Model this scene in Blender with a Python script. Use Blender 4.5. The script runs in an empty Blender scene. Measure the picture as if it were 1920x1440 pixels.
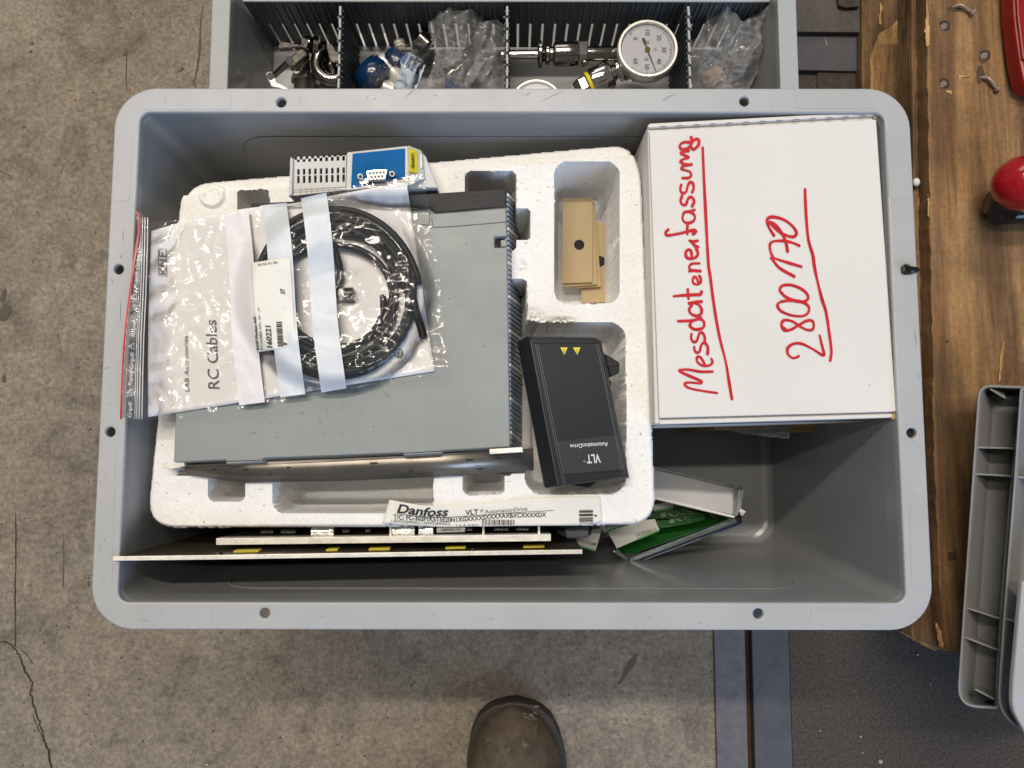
import bpy, bmesh, math, random
import numpy as np
from mathutils import Vector, Matrix
random.seed(7); np.random.seed(7)
S = bpy.context.scene
# ------------------------------------------------------------------ camera
FPX, CLOC, CROT = 1332.0, Vector((0.00046, -0.06797, 0.8621)), (0.0834634, 0.0006171, 0.0008556)
cd = bpy.data.cameras.new('camera'); cam = bpy.data.objects.new('camera', cd); S.collection.objects.link(cam)
cam.location = CLOC; cam.rotation_euler = CROT
cd.sensor_fit = 'HORIZONTAL'; cd.sensor_width = 36.0; cd.lens = 36.0 * FPX / 1920.0
cd.clip_start = 0.01; cd.clip_end = 100
S.camera = cam
# ------------------------------------------------------------------ world + lamps
W = bpy.data.worlds.new('World'); S.world = W; W.use_nodes = True
bg = W.node_tree.nodes['Background']; bg.inputs[0].default_value = (0.95, 0.94, 0.95, 1); bg.inputs[1].default_value = 0.17
def area(name, loc, target, sx, sy, power, col):
    l = bpy.data.lights.new(name, 'AREA'); l.shape = 'RECTANGLE'; l.size = sx; l.size_y = sy; l.energy = power; l.color = col
    o = bpy.data.objects.new(name, l); S.collection.objects.link(o); o.location = loc
    o.rotation_euler = (Vector(target) - Vector(loc)).to_track_quat('-Z', 'Y').to_euler()
    return o
LAMPX = -0.7
area('ceiling_lamp', (LAMPX, 1.95, 4.7), (LAMPX, 0, 0.3), 3.2, 0.16, 150, (1.0, 0.90, 0.77))
area('ceiling_lamp', (LAMPX, 0.72, 4.7), (LAMPX, 0, 0.3), 3.2, 0.07, 62, (1.0, 0.90, 0.77))
area('soft_fill', (-1.6, 6.6, 5.0), (-.4, 0, 0.3), 5.0, 2.2, 90, (1.0, 0.95, 0.88))  # added broad fill that softens the shadows, no known source
area('daylight_gate', (2.3, -3.2, 2.3), (0, 0, 0.3), 2.6, 2.0, 105, (0.46, 0.66, 1.0))
S.view_settings.view_transform = 'Standard'; S.view_settings.look = 'None'; S.view_settings.exposure = -0.03; S.view_settings.gamma = 1.0
S.cycles.max_bounces = 10; S.cycles.transparent_max_bounces = 24; S.cycles.glossy_bounces = 4
S.cycles.caustics_reflective = False; S.cycles.caustics_refractive = False; S.cycles.sample_clamp_indirect = 6

# ------------------------------------------------------------------ pixel <-> place
CM = np.array(cam.rotation_euler.to_matrix()); CL = np.array(CLOC)
ZO = 0.0     # lift applied while the contents of the rear crate are laid out
def PN(u, v, z):
    u = np.asarray(u, float); v = np.asarray(v, float); z = np.asarray(z, float) + ZO
    d = np.stack([(u - 960) / FPX, -(v - 720) / FPX, -np.ones_like(u)], -1) @ CM.T
    t = (z - CL[2]) / d[..., 2]
    return CL + d * t[..., None]
def P(u, v, z): return Vector(PN(u, v, z))
def toP(X, Y, Z):
    q = (np.stack([X, Y, Z], -1) - CL) @ CM
    return 960 + FPX * q[..., 0] / -q[..., 2], 720 - FPX * q[..., 1] / -q[..., 2]
# numpy noise
_rs = np.random.RandomState(11); _T = _rs.rand(256, 256)
def vn(x, y, s=0):
    x = np.asarray(x, float) + 17.3 * s; y = np.asarray(y, float) + 9.1 * s
    xi = np.floor(x).astype(int); yi = np.floor(y).astype(int); fx = x - xi; fy = y - yi
    fx = fx * fx * (3 - 2 * fx); fy = fy * fy * (3 - 2 * fy)
    a = _T[xi & 255, yi & 255]; b = _T[(xi + 1) & 255, yi & 255]; c = _T[xi & 255, (yi + 1) & 255]; d = _T[(xi + 1) & 255, (yi + 1) & 255]
    return (a * (1 - fx) + b * fx) * (1 - fy) + (c * (1 - fx) + d * fx) * fy
def fbm(x, y, o=4, s=0):
    r = 0; a = .5
    for i in range(o): r = r + a * vn(x * 2 ** i, y * 2 ** i, s + i); a *= .5
    return r
def sstep(a, b, x):
    t = np.clip((x - a) / (b - a), 0, 1); return t * t * (3 - 2 * t)

# ------------------------------------------------------------------ materials
def nt(name):
    m = bpy.data.materials.new(name); m.use_nodes = True; t = m.node_tree
    return m, t, t.nodes, t.links, t.nodes['Principled BSDF']
def setp(b, **k):
    for n, v in k.items(): b.inputs[n].default_value = v
def mat(name, col, rough=.5, metal=0., spec=.5, var=.06, vs=12., bump=0., bs=400., rvar=.08, trans=0., coat=0., aniso_stretch=None, speck=None):
    m, t, N, L, b = nt(name)
    tc = N.new('ShaderNodeTexCoord'); mp = N.new('ShaderNodeMapping'); L.new(tc.outputs['Object'], mp.inputs[0])
    if aniso_stretch: mp.inputs['Scale'].default_value = aniso_stretch
    n = N.new('ShaderNodeTexNoise'); n.inputs['Scale'].default_value = vs; n.inputs['Detail'].default_value = 7; n.inputs['Roughness'].default_value = .62
    L.new(mp.outputs[0], n.inputs['Vector'])
    mr = N.new('ShaderNodeMapRange'); mr.inputs[1].default_value = .2; mr.inputs[2].default_value = .8
    mr.inputs[3].default_value = 1 - var; mr.inputs[4].default_value = 1 + var
    L.new(n.outputs[0], mr.inputs[0])
    mx = N.new('ShaderNodeMix'); mx.data_type = 'RGBA'; mx.blend_type = 'MULTIPLY'; mx.inputs[0].default_value = 1
    mx.inputs['A'].default_value = (*col, 1); L.new(mr.outputs[0], mx.inputs['B'])
    out = mx.outputs['Result']
    if speck:
        (sc, thr, c2) = speck
        v = N.new('ShaderNodeTexNoise'); v.inputs['Scale'].default_value = sc; v.inputs['Detail'].default_value = 2; L.new(mp.outputs[0], v.inputs['Vector'])
        g = N.new('ShaderNodeMapRange'); g.inputs[1].default_value = thr; g.inputs[2].default_value = thr + .04; L.new(v.outputs[0], g.inputs[0])
        m2 = N.new('ShaderNodeMix'); m2.data_type = 'RGBA'; L.new(g.outputs[0], m2.inputs[0]); L.new(out, m2.inputs['A']); m2.inputs['B'].default_value = (*c2, 1)
        out = m2.outputs['Result']
    L.new(out, b.inputs['Base Color'])
    r = N.new('ShaderNodeMapRange'); r.inputs[1].default_value = .2; r.inputs[2].default_value = .8; r.inputs[3].default_value = max(.02, rough - rvar); r.inputs[4].default_value = min(1, rough + rvar)
    n2 = N.new('ShaderNodeTexNoise'); n2.inputs['Scale'].default_value = vs * 3.1; n2.inputs['Detail'].default_value = 5; L.new(mp.outputs[0], n2.inputs['Vector'])
    L.new(n2.outputs[0], r.inputs[0]); L.new(r.outputs[0], b.inputs['Roughness'])
    setp(b, Metallic=metal); b.inputs['Specular IOR Level'].default_value = spec; b.inputs['Coat Weight'].default_value = coat
    b.inputs['Transmission Weight'].default_value = trans
    if bump:
        n3 = N.new('ShaderNodeTexNoise'); n3.inputs['Scale'].default_value = bs; n3.inputs['Detail'].default_value = 4; L.new(mp.outputs[0], n3.inputs['Vector'])
        bp = N.new('ShaderNodeBump'); bp.inputs['Strength'].default_value = min(bump, 1); bp.inputs['Distance'].default_value = .001 if bump <= 1 else .001 * bump * bump
        L.new(n3.outputs[0], bp.inputs['Height']); L.new(bp.outputs[0], b.inputs['Normal'])
    return m
def film(name, tint=(.95, .96, .97), alpha=.93, rough=.09, ior=1.6, haze=(.8, .82, .85)):
    """thin clear plastic: fresnel gloss over see-through, with a little milkiness"""
    m, t, N, L, b = nt(name); N.remove(b)
    tr = N.new('ShaderNodeBsdfTransparent'); tr.inputs[0].default_value = (*tint, 1)
    gl = N.new('ShaderNodeBsdfGlossy'); gl.inputs['Roughness'].default_value = rough; gl.inputs[0].default_value = (1, 1, 1, 1)
    df = N.new('ShaderNodeBsdfDiffuse'); df.inputs[0].default_value = (*haze, 1)
    m1 = N.new('ShaderNodeMixShader'); m1.inputs[0].default_value = 1 - alpha; L.new(tr.outputs[0], m1.inputs[1]); L.new(df.outputs[0], m1.inputs[2])
    fr = N.new('ShaderNodeFresnel'); fr.inputs[0].default_value = ior
    m2 = N.new('ShaderNodeMixShader'); L.new(fr.outputs[0], m2.inputs[0]); L.new(m1.outputs[0], m2.inputs[1]); L.new(gl.outputs[0], m2.inputs[2])
    tc = N.new('ShaderNodeTexCoord'); n = N.new('ShaderNodeTexNoise'); n.inputs['Scale'].default_value = 60; n.inputs['Detail'].default_value = 3
    L.new(tc.outputs['Object'], n.inputs['Vector'])
    bp = N.new('ShaderNodeBump'); bp.inputs['Strength'].default_value = .06; bp.inputs['Distance'].default_value = .0012
    L.new(n.outputs[0], bp.inputs['Height']); L.new(bp.outputs[0], gl.inputs['Normal']); L.new(bp.outputs[0], fr.inputs['Normal'])
    L.new(m2.outputs[0], N['Material Output'].inputs[0])
    return m
def concrete():
    m, t, N, L, b = nt('concrete')
    tc = N.new('ShaderNodeTexCoord')
    def noi(sc, det=6, ro=.6, dist=0):
        n = N.new('ShaderNodeTexNoise'); n.inputs['Scale'].default_value = sc; n.inputs['Detail'].default_value = det; n.inputs['Roughness'].default_value = ro; n.inputs['Distortion'].default_value = dist
        L.new(tc.outputs['Object'], n.inputs['Vector']); return n.outputs[0]
    def mr(x, a, b_, c, d):
        r = N.new('ShaderNodeMapRange'); r.inputs[1].default_value = a; r.inputs[2].default_value = b_; r.inputs[3].default_value = c; r.inputs[4].default_value = d; L.new(x, r.inputs[0]); return r.outputs[0]
    def mul(a, b_):
        x = N.new('ShaderNodeMath'); x.operation = 'MULTIPLY'; L.new(a, x.inputs[0]); L.new(b_, x.inputs[1]); return x.outputs[0]
    big = mr(noi(5, 6, .65), .3, .7, .76, 1.18); mid = mr(noi(45, 8, .75), .3, .7, .72, 1.24); fine = mr(noi(620, 5, .85), .32, .68, .70, 1.28)
    pits = mr(noi(150, 3, .5), .67, .72, 1, .35); stain = mr(noi(13, 7, .65, 1.2), .52, .72, 1.04, .62); mid2 = mr(noi(170, 4, .7), .33, .68, .66, 1.28)
    allm = mul(mul(mul(big, mid), mul(fine, pits)), mul(stain, mid2))
    cr = N.new('ShaderNodeMix'); cr.data_type = 'RGBA'; L.new(noi(9, 4), cr.inputs[0]); cr.inputs['A'].default_value = (.285, .236, .178, 1); cr.inputs['B'].default_value = (.240, .212, .176, 1)
    mx = N.new('ShaderNodeMix'); mx.data_type = 'RGBA'; mx.blend_type = 'MULTIPLY'; mx.inputs[0].default_value = 1
    L.new(cr.outputs['Result'], mx.inputs['A']); L.new(allm, mx.inputs['B']); L.new(mx.outputs['Result'], b.inputs['Base Color'])
    setp(b, Roughness=.72); b.inputs['Specular IOR Level'].default_value = .3
    ad = N.new('ShaderNodeMath'); ad.operation = 'ADD'; L.new(fine, ad.inputs[0]); L.new(pits, ad.inputs[1])
    bp = N.new('ShaderNodeBump'); bp.inputs['Strength'].default_value = .5; bp.inputs['Distance'].default_value = .0012; L.new(ad.outputs[0], bp.inputs['Height']); L.new(bp.outputs[0], b.inputs['Normal'])
    return m
def wood(name, c1, c2, ring=55, stretch=(1, .07, 1), dark=(.045, .028, .014)):
    m, t, N, L, b = nt(name)
    tc = N.new('ShaderNodeTexCoord'); mp = N.new('ShaderNodeMapping'); mp.inputs['Scale'].default_value = stretch; L.new(tc.outputs['Object'], mp.inputs[0])
    n1 = N.new('ShaderNodeTexNoise'); n1.inputs['Scale'].default_value = ring; n1.inputs['Detail'].default_value = 5; n1.inputs['Distortion'].default_value = .6; L.new(mp.outputs[0], n1.inputs['Vector'])
    n2 = N.new('ShaderNodeTexNoise'); n2.inputs['Scale'].default_value = ring * 7; n2.inputs['Detail'].default_value = 4; L.new(mp.outputs[0], n2.inputs['Vector'])
    n3 = N.new('ShaderNodeTexNoise'); n3.inputs['Scale'].default_value = 10; n3.inputs['Detail'].default_value = 8; n3.inputs['Roughness'].default_value = .7; L.new(tc.outputs['Object'], n3.inputs['Vector'])
    n4 = N.new('ShaderNodeTexNoise'); n4.inputs['Scale'].default_value = 260; n4.inputs['Detail'].default_value = 3; L.new(tc.outputs['Object'], n4.inputs['Vector'])
    r = N.new('ShaderNodeValToRGB'); r.color_ramp.elements[0].position = .40; r.color_ramp.elements[0].color = (*c1, 1); r.color_ramp.elements[1].position = .60; r.color_ramp.elements[1].color = (*c2, 1)
    L.new(n1.outputs[0], r.inputs[0])
    def mr(x, a, b_, c, d):
        q = N.new('ShaderNodeMapRange'); q.inputs[1].default_value = a; q.inputs[2].default_value = b_; q.inputs[3].default_value = c; q.inputs[4].default_value = d; L.new(x, q.inputs[0]); return q.outputs[0]
    mm = N.new('ShaderNodeMath'); mm.operation = 'MULTIPLY'; L.new(mr(n2.outputs[0], .3, .7, .78, 1.2), mm.inputs[0]); L.new(mr(n4.outputs[0], .3, .7, .85, 1.12), mm.inputs[1])
    mx = N.new('ShaderNodeMix'); mx.data_type = 'RGBA'; mx.blend_type = 'MULTIPLY'; mx.inputs[0].default_value = 1; L.new(r.outputs[0], mx.inputs['A']); L.new(mm.outputs[0], mx.inputs['B'])
    m2 = N.new('ShaderNodeMix'); m2.data_type = 'RGBA'; L.new(mr(n3.outputs[0], .46, .74, 0, .72), m2.inputs[0]); L.new(mx.outputs['Result'], m2.inputs['A']); m2.inputs['B'].default_value = (*dark, 1)
    L.new(m2.outputs['Result'], b.inputs['Base Color']); setp(b, Roughness=.68); b.inputs['Specular IOR Level'].default_value = .3
    bp = N.new('ShaderNodeBump'); bp.inputs['Strength'].default_value = .5; bp.inputs['Distance'].default_value = .0015
    L.new(n2.outputs[0], bp.inputs['Height']); L.new(bp.outputs[0], b.inputs['Normal'])
    return m
def styro():
    m, t, N, L, b = nt('styrofoam')
    tc = N.new('ShaderNodeTexCoord'); v = N.new('ShaderNodeTexVoronoi'); v.inputs['Scale'].default_value = 330; L.new(tc.outputs['Object'], v.inputs['Vector'])
    n = N.new('ShaderNodeTexNoise'); n.inputs['Scale'].default_value = 30; n.inputs['Detail'].default_value = 6; L.new(tc.outputs['Object'], n.inputs['Vector'])
    ns = N.new('ShaderNodeTexNoise'); ns.inputs['Scale'].default_value = 330; ns.inputs['Detail'].default_value = 1; L.new(tc.outputs['Object'], ns.inputs['Vector'])
    r = N.new('ShaderNodeMapRange'); r.inputs[1].default_value = .2; r.inputs[2].default_value = .8; r.inputs[3].default_value = .93; r.inputs[4].default_value = 1.04; L.new(n.outputs[0], r.inputs[0])
    s = N.new('ShaderNodeMapRange'); s.inputs[1].default_value = .735; s.inputs[2].default_value = .77; s.inputs[3].default_value = 1; s.inputs[4].default_value = .55; L.new(ns.outputs[0], s.inputs[0])
    e = N.new('ShaderNodeMapRange'); e.inputs[1].default_value = .35; e.inputs[2].default_value = .75; e.inputs[3].default_value = 1; e.inputs[4].default_value = .95; L.new(v.outputs['Distance'], e.inputs[0])
    m1 = N.new('ShaderNodeMath'); m1.operation = 'MULTIPLY'; L.new(r.outputs[0], m1.inputs[0]); L.new(s.outputs[0], m1.inputs[1])
    m2 = N.new('ShaderNodeMath'); m2.operation = 'MULTIPLY'; L.new(m1.outputs[0], m2.inputs[0]); L.new(e.outputs[0], m2.inputs[1])
    mx = N.new('ShaderNodeMix'); mx.data_type = 'RGBA'; mx.blend_type = 'MULTIPLY'; mx.inputs[0].default_value = 1; mx.inputs['A'].default_value = (.88, .87, .85, 1); L.new(m2.outputs[0], mx.inputs['B'])
    L.new(mx.outputs['Result'], b.inputs['Base Color']); setp(b, Roughness=.6); b.inputs['Specular IOR Level'].default_value = .35
    iv = N.new('ShaderNodeMath'); iv.operation = 'SUBTRACT'; iv.inputs[0].default_value = 1; L.new(v.outputs['Distance'], iv.inputs[1])
    bp = N.new('ShaderNodeBump'); bp.inputs['Strength'].default_value = .24; bp.inputs['Distance'].default_value = .0012; L.new(iv.outputs[0], bp.inputs['Height']); L.new(bp.outputs[0], b.inputs['Normal'])
    return m
M = dict(
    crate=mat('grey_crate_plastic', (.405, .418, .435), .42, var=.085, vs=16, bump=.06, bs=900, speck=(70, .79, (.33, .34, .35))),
    crate_shade=mat('shaded_crate_plastic', (.235, .242, .250), .24, rvar=.01, var=.03, vs=3, bump=.04, bs=500),  # crate plastic darkened: the shade inside the crates is in the colour
    crate2=mat('grey_low_crate_plastic', (.375, .405, .415), .42, var=.05, vs=9, bump=.06, bs=900),
    crate2s=mat('scratched_crate_plastic', (.29, .30, .31), .55, var=.3, vs=90),
    ribplast=mat('grey_ribbed_plastic', (.27, .272, .27), .36, var=.05, vs=8, bump=.05, bs=700),
    ribdark=mat('dark_divider_plastic', (.085, .098, .105), .33, var=.12, vs=20, bump=.05, bs=500),
    concrete=concrete(),
    asphalt=mat('dark_asphalt', (.074, .064, .055), .9, var=.75, vs=330, bump=1.0, bs=420, spec=.25, speck=(240, .74, (.22, .21, .2))),
    rail=mat('worn_steel_rail', (.135, .127, .140), .55, metal=.2, var=.35, vs=70, bump=.25, bs=150),
    rail2=mat('dark_steel_rail', (.080, .079, .090), .5, metal=.2, var=.25, vs=40, bump=.15, bs=200),
    rust=mat('rusty_gap', (.06, .032, .015), .9, var=.4, vs=60, bump=.5),
    dirt=mat('dark_dirt', (.055, .045, .036), .9, var=.5, vs=90, bump=.9, bs=300),
    plate=mat('dirty_steel_plate', (.085, .075, .068), .6, metal=.2, var=.4, vs=40, bump=.5, bs=200),
    wood=wood('pallet_wood', (.335, .190, .082), (.155, .082, .036), dark=(.05, .036, .024), ring=42),
    wood2=wood('pallet_block_wood', (.27, .155, .068), (.12, .066, .028), 70, (1, .1, 1)),
    chip=wood('split_wood', (.62, .38, .16), (.40, .22, .09), 120, (1, .12, 1), (.25, .13, .05)),
    nail=mat('rusty_nail', (.36, .26, .21), .42, metal=.45, var=.3, vs=300, bump=.4),
    styro=styro(),
    carton=mat('white_carton', (.70, .685, .665), .62, var=.055, vs=9, bump=.22, bs=120, speck=(110, .765, (.55, .52, .48))),
    brown=mat('brown_cardboard', (.36, .225, .11), .8, var=.12, vs=40, bump=.15),
    tan=mat('tan_cardboard', (.43, .32, .175), .72, var=.07, vs=30, bump=.12, bs=300, aniso_stretch=(1, .2, 1)),
    tan2=mat('tan_cardboard_edge', (.33, .235, .12), .8, var=.1, vs=80),
    hole=mat('recess_shade', (.012, .012, .013), .8, var=.1),  # near-black colour standing in for shade in slots, vents and holes
    ink=mat('red_marker_ink', (.52, .018, .030), .5, spec=.15, var=.34, vs=110),
    drive=mat('drive_grey_plastic', (.245, .268, .262), .46, var=.10, vs=11, bump=.10, bs=700, speck=(60, .745, (.19, .205, .2))),
    drive_mark=mat('drive_scratch', (.17, .185, .18), .6),
    drive2=mat('drive_side_plastic', (.17, .20, .24), .45, var=.1, vs=20),
    cap=mat('drive_dark_cap', (.043, .042, .044), .5, spec=.12, var=.1, vs=20, bump=.1),
    black=mat('black_cover_plastic', (.015, .018, .022), .40, rvar=.03, spec=.18, var=.12, vs=12, bump=.08, bs=900),
    blackline=mat('cover_groove', (.10, .105, .11), .4),
    steel=mat('galvanised_steel', (.42, .40, .375), .30, metal=.9, var=.16, vs=25, bump=.10, bs=60),
    backsteel=mat('brown_grey_steel', (.20, .18, .155), .34, metal=.7, var=.45, vs=14, bump=.1, bs=60),
    steelbright=mat('bright_cut_metal', (.86, .83, .74), .32, metal=.35, var=.10, vs=60, bump=.35, bs=160),
    chrome=mat('polished_chrome', (.62, .60, .57), .09, metal=1, var=.1, vs=40, rvar=.04),
    gun=mat('dark_polished_metal', (.30, .275, .24), .16, metal=1, var=.15, vs=60, rvar=.03),
    dialring=mat('dial_ring_steel', (.80, .78, .72), .30, metal=.6, var=.05),
    dial=mat('dial_face', (.66, .66, .69), .4, var=.02),
    ltgrey=mat('light_grey_plastic', (.56, .565, .545), .5, var=.03, bump=.05),
    blue=mat('blue_plate', (.008, .115, .34), .5, spec=.04, var=.05, vs=20),
    yellow=mat('yellow_label', (.78, .66, .02), .5, var=.04),
    yellow2=mat('dull_yellow_plastic', (.52, .43, .02), .5, var=.15, vs=60),
    brass=mat('brass', (.70, .50, .18), .25, metal=1),
    white=mat('white_enamel', (.80, .79, .75), .4, var=.03),
    paper=mat('white_paper', (.86, .85, .86), .55, var=.02, vs=20, bump=.04),
    stripe=mat('blue_white_print_stripe', (.60, .645, .70), .40, var=.02, vs=30),
    stripe1=mat('white_print_stripe', (.72, .71, .735), .45, var=.02, vs=30),
    sticker=mat('cream_sticker', (.76, .755, .71), .55, var=.035, vs=25, bump=.04),
    label=mat('cream_label_paper', (.76, .75, .70), .5, var=.03, vs=30),
    text=mat('black_print', (.02, .02, .022), .5),
    textg=mat('grey_print', (.10, .10, .105), .5),
    textw=mat('white_print', (.62, .64, .66), .5),
    textb=mat('blue_print', (.02, .08, .32), .5),
    cable=mat('black_cable_rubber', (.009, .010, .012), .45, spec=.2, var=.15, vs=50),
    redzip=mat('red_zip_strip', (.55, .008, .02), .35),
    zipgrey=film('frosted_zip_header', (.62, .64, .66), .80, .2, 1.45, (.32, .33, .34)),
    film=film('clear_bag_film', (.995, .995, .997), .975, .075, 1.36),
    film2=film('crumpled_bag_film', (.985, .99, .99), .80, .04, 1.6),
    case=film('clear_case_plastic', (.80, .83, .85), .86, .12, 1.6, (.75, .76, .78)),
    frost=mat('frosted_case_lid', (.60, .60, .605), .25, var=.06, vs=20, bump=.15, bs=120, coat=.3),
    pcb=mat('green_circuit_board', (.008, .095, .010), .33, var=.3, vs=90, bump=.2, bs=300),
    pcbedge=mat('bright_green_edge', (.05, .36, .04), .4),
    navy=mat('dark_blue_edge', (.015, .025, .10), .25),
    board=mat('dark_circuit_board', (.045, .035, .022), .5, var=.4, vs=80),
    foil=mat('wrinkled_foil', (.80, .80, .80), .18, metal=1, var=.1, vs=80, bump=1.0, bs=180),
    boot=mat('worn_brown_leather', (.070, .052, .034), .62, spec=.3, var=.8, vs=34, bump=1.6, bs=60, rvar=.15, speck=(60, .66, (.12, .10, .075))),
    sole=mat('dark_rubber_sole', (.030, .024, .018), .7, var=.3, vs=60, bump=.3),
    scuff=mat('scuffed_leather', (.11, .095, .075), .55, var=.5, vs=60, bump=.5),
    red=mat('glossy_red_plastic', (.36, .004, .010), .16, var=.08, coat=.6),
    reddark=mat('dark_red_paint', (.27, .004, .006), .4, var=.15),
    blackgl=mat('glossy_black_plastic', (.008, .008, .009), .2, var=.1),
    bluebag=mat('blue_wrapped_valve', (.005, .030, .10), .2, var=.35, vs=30, bump=.4, bs=60, coat=.4),
    bluetag=mat('pale_blue_tag', (.42, .52, .64), .5),
    crack=mat('crack_dark', (.035, .028, .022), .9, var=.3, vs=200),
    scuffmark=mat('dark_floor_stain', (.10, .085, .07), .85, var=.25, vs=200),
    grit=mat('pale_grit', (.42, .40, .37), .8, var=.3, vs=300),
    bead=mat('white_foam_bead', (.8, .8, .78), .6),
)
# ------------------------------------------------------------------ object helpers
COL = S.collection
ORG = {}
def tag(o, label=None, cat=None, group=None, kind=None):
    if label: o['label'] = label
    if cat: o['category'] = cat
    if group: o['group'] = group
    if kind: o['kind'] = kind
    return o
def thing(name, label, cat, loc, group=None):
    o = bpy.data.objects.new(name, None); COL.objects.link(o); o.location = loc; o.empty_display_size = .02
    ORG[o] = Vector(loc); return tag(o, label, cat, group)
def link(name, me, mt, parent=None, smooth=None, bevel=0, base=None):
    """me is in world coordinates; shift it to its thing's origin (or its own base)"""
    if parent: org = ORG[parent]
    elif base is not None: org = Vector(base)
    else:
        a = np.array([v.co[:] for v in me.vertices]); org = Vector(((a[:, 0].min() + a[:, 0].max()) / 2, (a[:, 1].min() + a[:, 1].max()) / 2, a[:, 2].min()))
    me.transform(Matrix.Translation(-org)); me.materials.clear(); me.materials.append(mt)
    o = bpy.data.objects.new(name, me); COL.objects.link(o); ORG[o] = org
    if parent: o.parent = parent
    else: o.location = org
    if smooth is not None:
        me.polygons.foreach_set('use_smooth', [True] * len(me.polygons))
        if smooth < 179: me.set_sharp_from_angle(angle=math.radians(smooth))
    if bevel:
        b = o.modifiers.new('bevel', 'BEVEL'); b.width = bevel; b.segments = 2; b.limit_method = 'ANGLE'; b.angle_limit = math.radians(35)
    return o
class MB:
    def __init__(s): s.v = []; s.f = []
    def add(s, vs, fs):
        n = len(s.v); s.v += [tuple(x) for x in vs]; s.f += [tuple(i + n for i in f) for f in fs]; return s
    def prism(s, top, bot):
        n = len(top); return s.add(list(top) + list(bot), [tuple(range(n - 1, -1, -1)), tuple(range(n, 2 * n))] + [(i, (i + 1) % n, n + (i + 1) % n, n + i) for i in range(n)])
    def px(s, pts, z, h, grow=0):
        """prism whose top outline is where these picture points meet height z (or own z), going down h"""
        top = [P(p[0], p[1], p[2] if len(p) > 2 else z) for p in pts]
        bot = [Vector((q.x, q.y, q.z - h)) for q in top]; return s.prism(top, bot)
    def box(s, c, sz, rz=0, ax=None):
        R = Matrix.Rotation(rz, 3, 'Z') if ax is None else ax
        c = Vector(c); h = [x / 2 for x in sz]
        t = [c + R @ Vector((a * h[0], b * h[1], h[2])) for a, b in ((-1, -1), (1, -1), (1, 1), (-1, 1))]
        b_ = [c + R @ Vector((a * h[0], b * h[1], -h[2])) for a, b in ((-1, -1), (1, -1), (1, 1), (-1, 1))]
        return s.prism(t, b_)
    def lathe(s, p0, p1, prof, n=28, caps=True):
        """prof: (t along p0->p1 in metres or fraction, radius)"""
        p0 = Vector(p0); p1 = Vector(p1); d = (p1 - p0); L = d.length; d.normalize(); q = d.to_track_quat('Z', 'Y')
        a, b = q @ Vector((1, 0, 0)), q @ Vector((0, 1, 0)); vs = []; fs = []
        for t, r in prof:
            for k in range(n):
                w = 2 * math.pi * k / n; vs.append(p0 + d * (t * L) + (a * math.cos(w) + b * math.sin(w)) * r)
        for i in range(len(prof) - 1):
            for k in range(n): fs.append((i * n + k, i * n + (k + 1) % n, (i + 1) * n + (k + 1) % n, (i + 1) * n + k))
        if caps: fs.append(tuple(range(n - 1, -1, -1))); fs.append(tuple((len(prof) - 1) * n + k for k in range(n)))
        return s.add(vs, fs)
    def cyl(s, p0, p1, r0, r1=None, n=24): return s.lathe(p0, p1, [(0, r0), (1, r0 if r1 is None else r1)], n)
    def ball(s, c, r, sc=(1, 1, 1), n=20):
        c = Vector(c); vs = []; fs = []; m = n // 2
        for i in range(m + 1):
            th = math.pi * i / m
            for k in range(n):
                w = 2 * math.pi * k / n; vs.append(c + Vector((r * sc[0] * math.sin(th) * math.cos(w), r * sc[1] * math.sin(th) * math.sin(w), r * sc[2] * math.cos(th))))
        for i in range(m):
            for k in range(n): fs.append((i * n + k, (i + 1) * n + k, (i + 1) * n + (k + 1) % n, i * n + (k + 1) % n))
        return s.add(vs, fs)
    def tube(s, pts, r, n=10, close=False):
        pts = [Vector(p) for p in pts]; m = len(pts); vs = []; fs = []; up = Vector((0, 0, 1))
        for i, p in enumerate(pts):
            d = (pts[min(i + 1, m - 1)] - pts[max(i - 1, 0)]).normalized(); a = d.cross(up)
            a = a.normalized() if a.length > 1e-4 else Vector((1, 0, 0)); b = d.cross(a)
            rr = r[i] if hasattr(r, '__len__') else r
            for k in range(n):
                w = 2 * math.pi * k / n; vs.append(p + (a * math.cos(w) + b * math.sin(w)) * rr)
        for i in range(m - 1):
            for k in range(n): fs.append((i * n + k, (i + 1) * n + k, (i + 1) * n + (k + 1) % n, i * n + (k + 1) % n))
        fs.append(tuple(range(n))); fs.append(tuple((m - 1) * n + k for k in range(n - 1, -1, -1)))
        return s.add(vs, fs)
    def build(s, name, mt, parent=None, smooth=None, bevel=0, base=None):
        me = bpy.data.meshes.new(name); me.from_pydata(s.v, [], s.f); me.update()
        bm = bmesh.new(); bm.from_mesh(me); bmesh.ops.recalc_face_normals(bm, faces=bm.faces); bm.to_mesh(me); bm.free()
        return link(name, me, mt, parent, smooth, bevel, base)
def curve_mesh(splines, extrude, bevel=0, z=0):
    """flat plate with holes: splines are lists of (x,y); returns a mesh centred on height z"""
    c = bpy.data.curves.new('c', 'CURVE'); c.dimensions = '2D'; c.fill_mode = 'BOTH'; c.extrude = extrude; c.bevel_depth = bevel; c.bevel_resolution = 2
    for sp in splines:
        q = c.splines.new('POLY'); q.points.add(len(sp) - 1); q.use_cyclic_u = True
        for i, p in enumerate(sp): q.points[i].co = (p[0], p[1], 0, 1)
    o = bpy.data.objects.new('c', c); COL.objects.link(o); dg = bpy.context.evaluated_depsgraph_get()
    me = bpy.data.meshes.new_from_object(o.evaluated_get(dg)); bpy.data.objects.remove(o); bpy.data.curves.remove(c)
    me.transform(Matrix.Translation((0, 0, z))); return me
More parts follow.
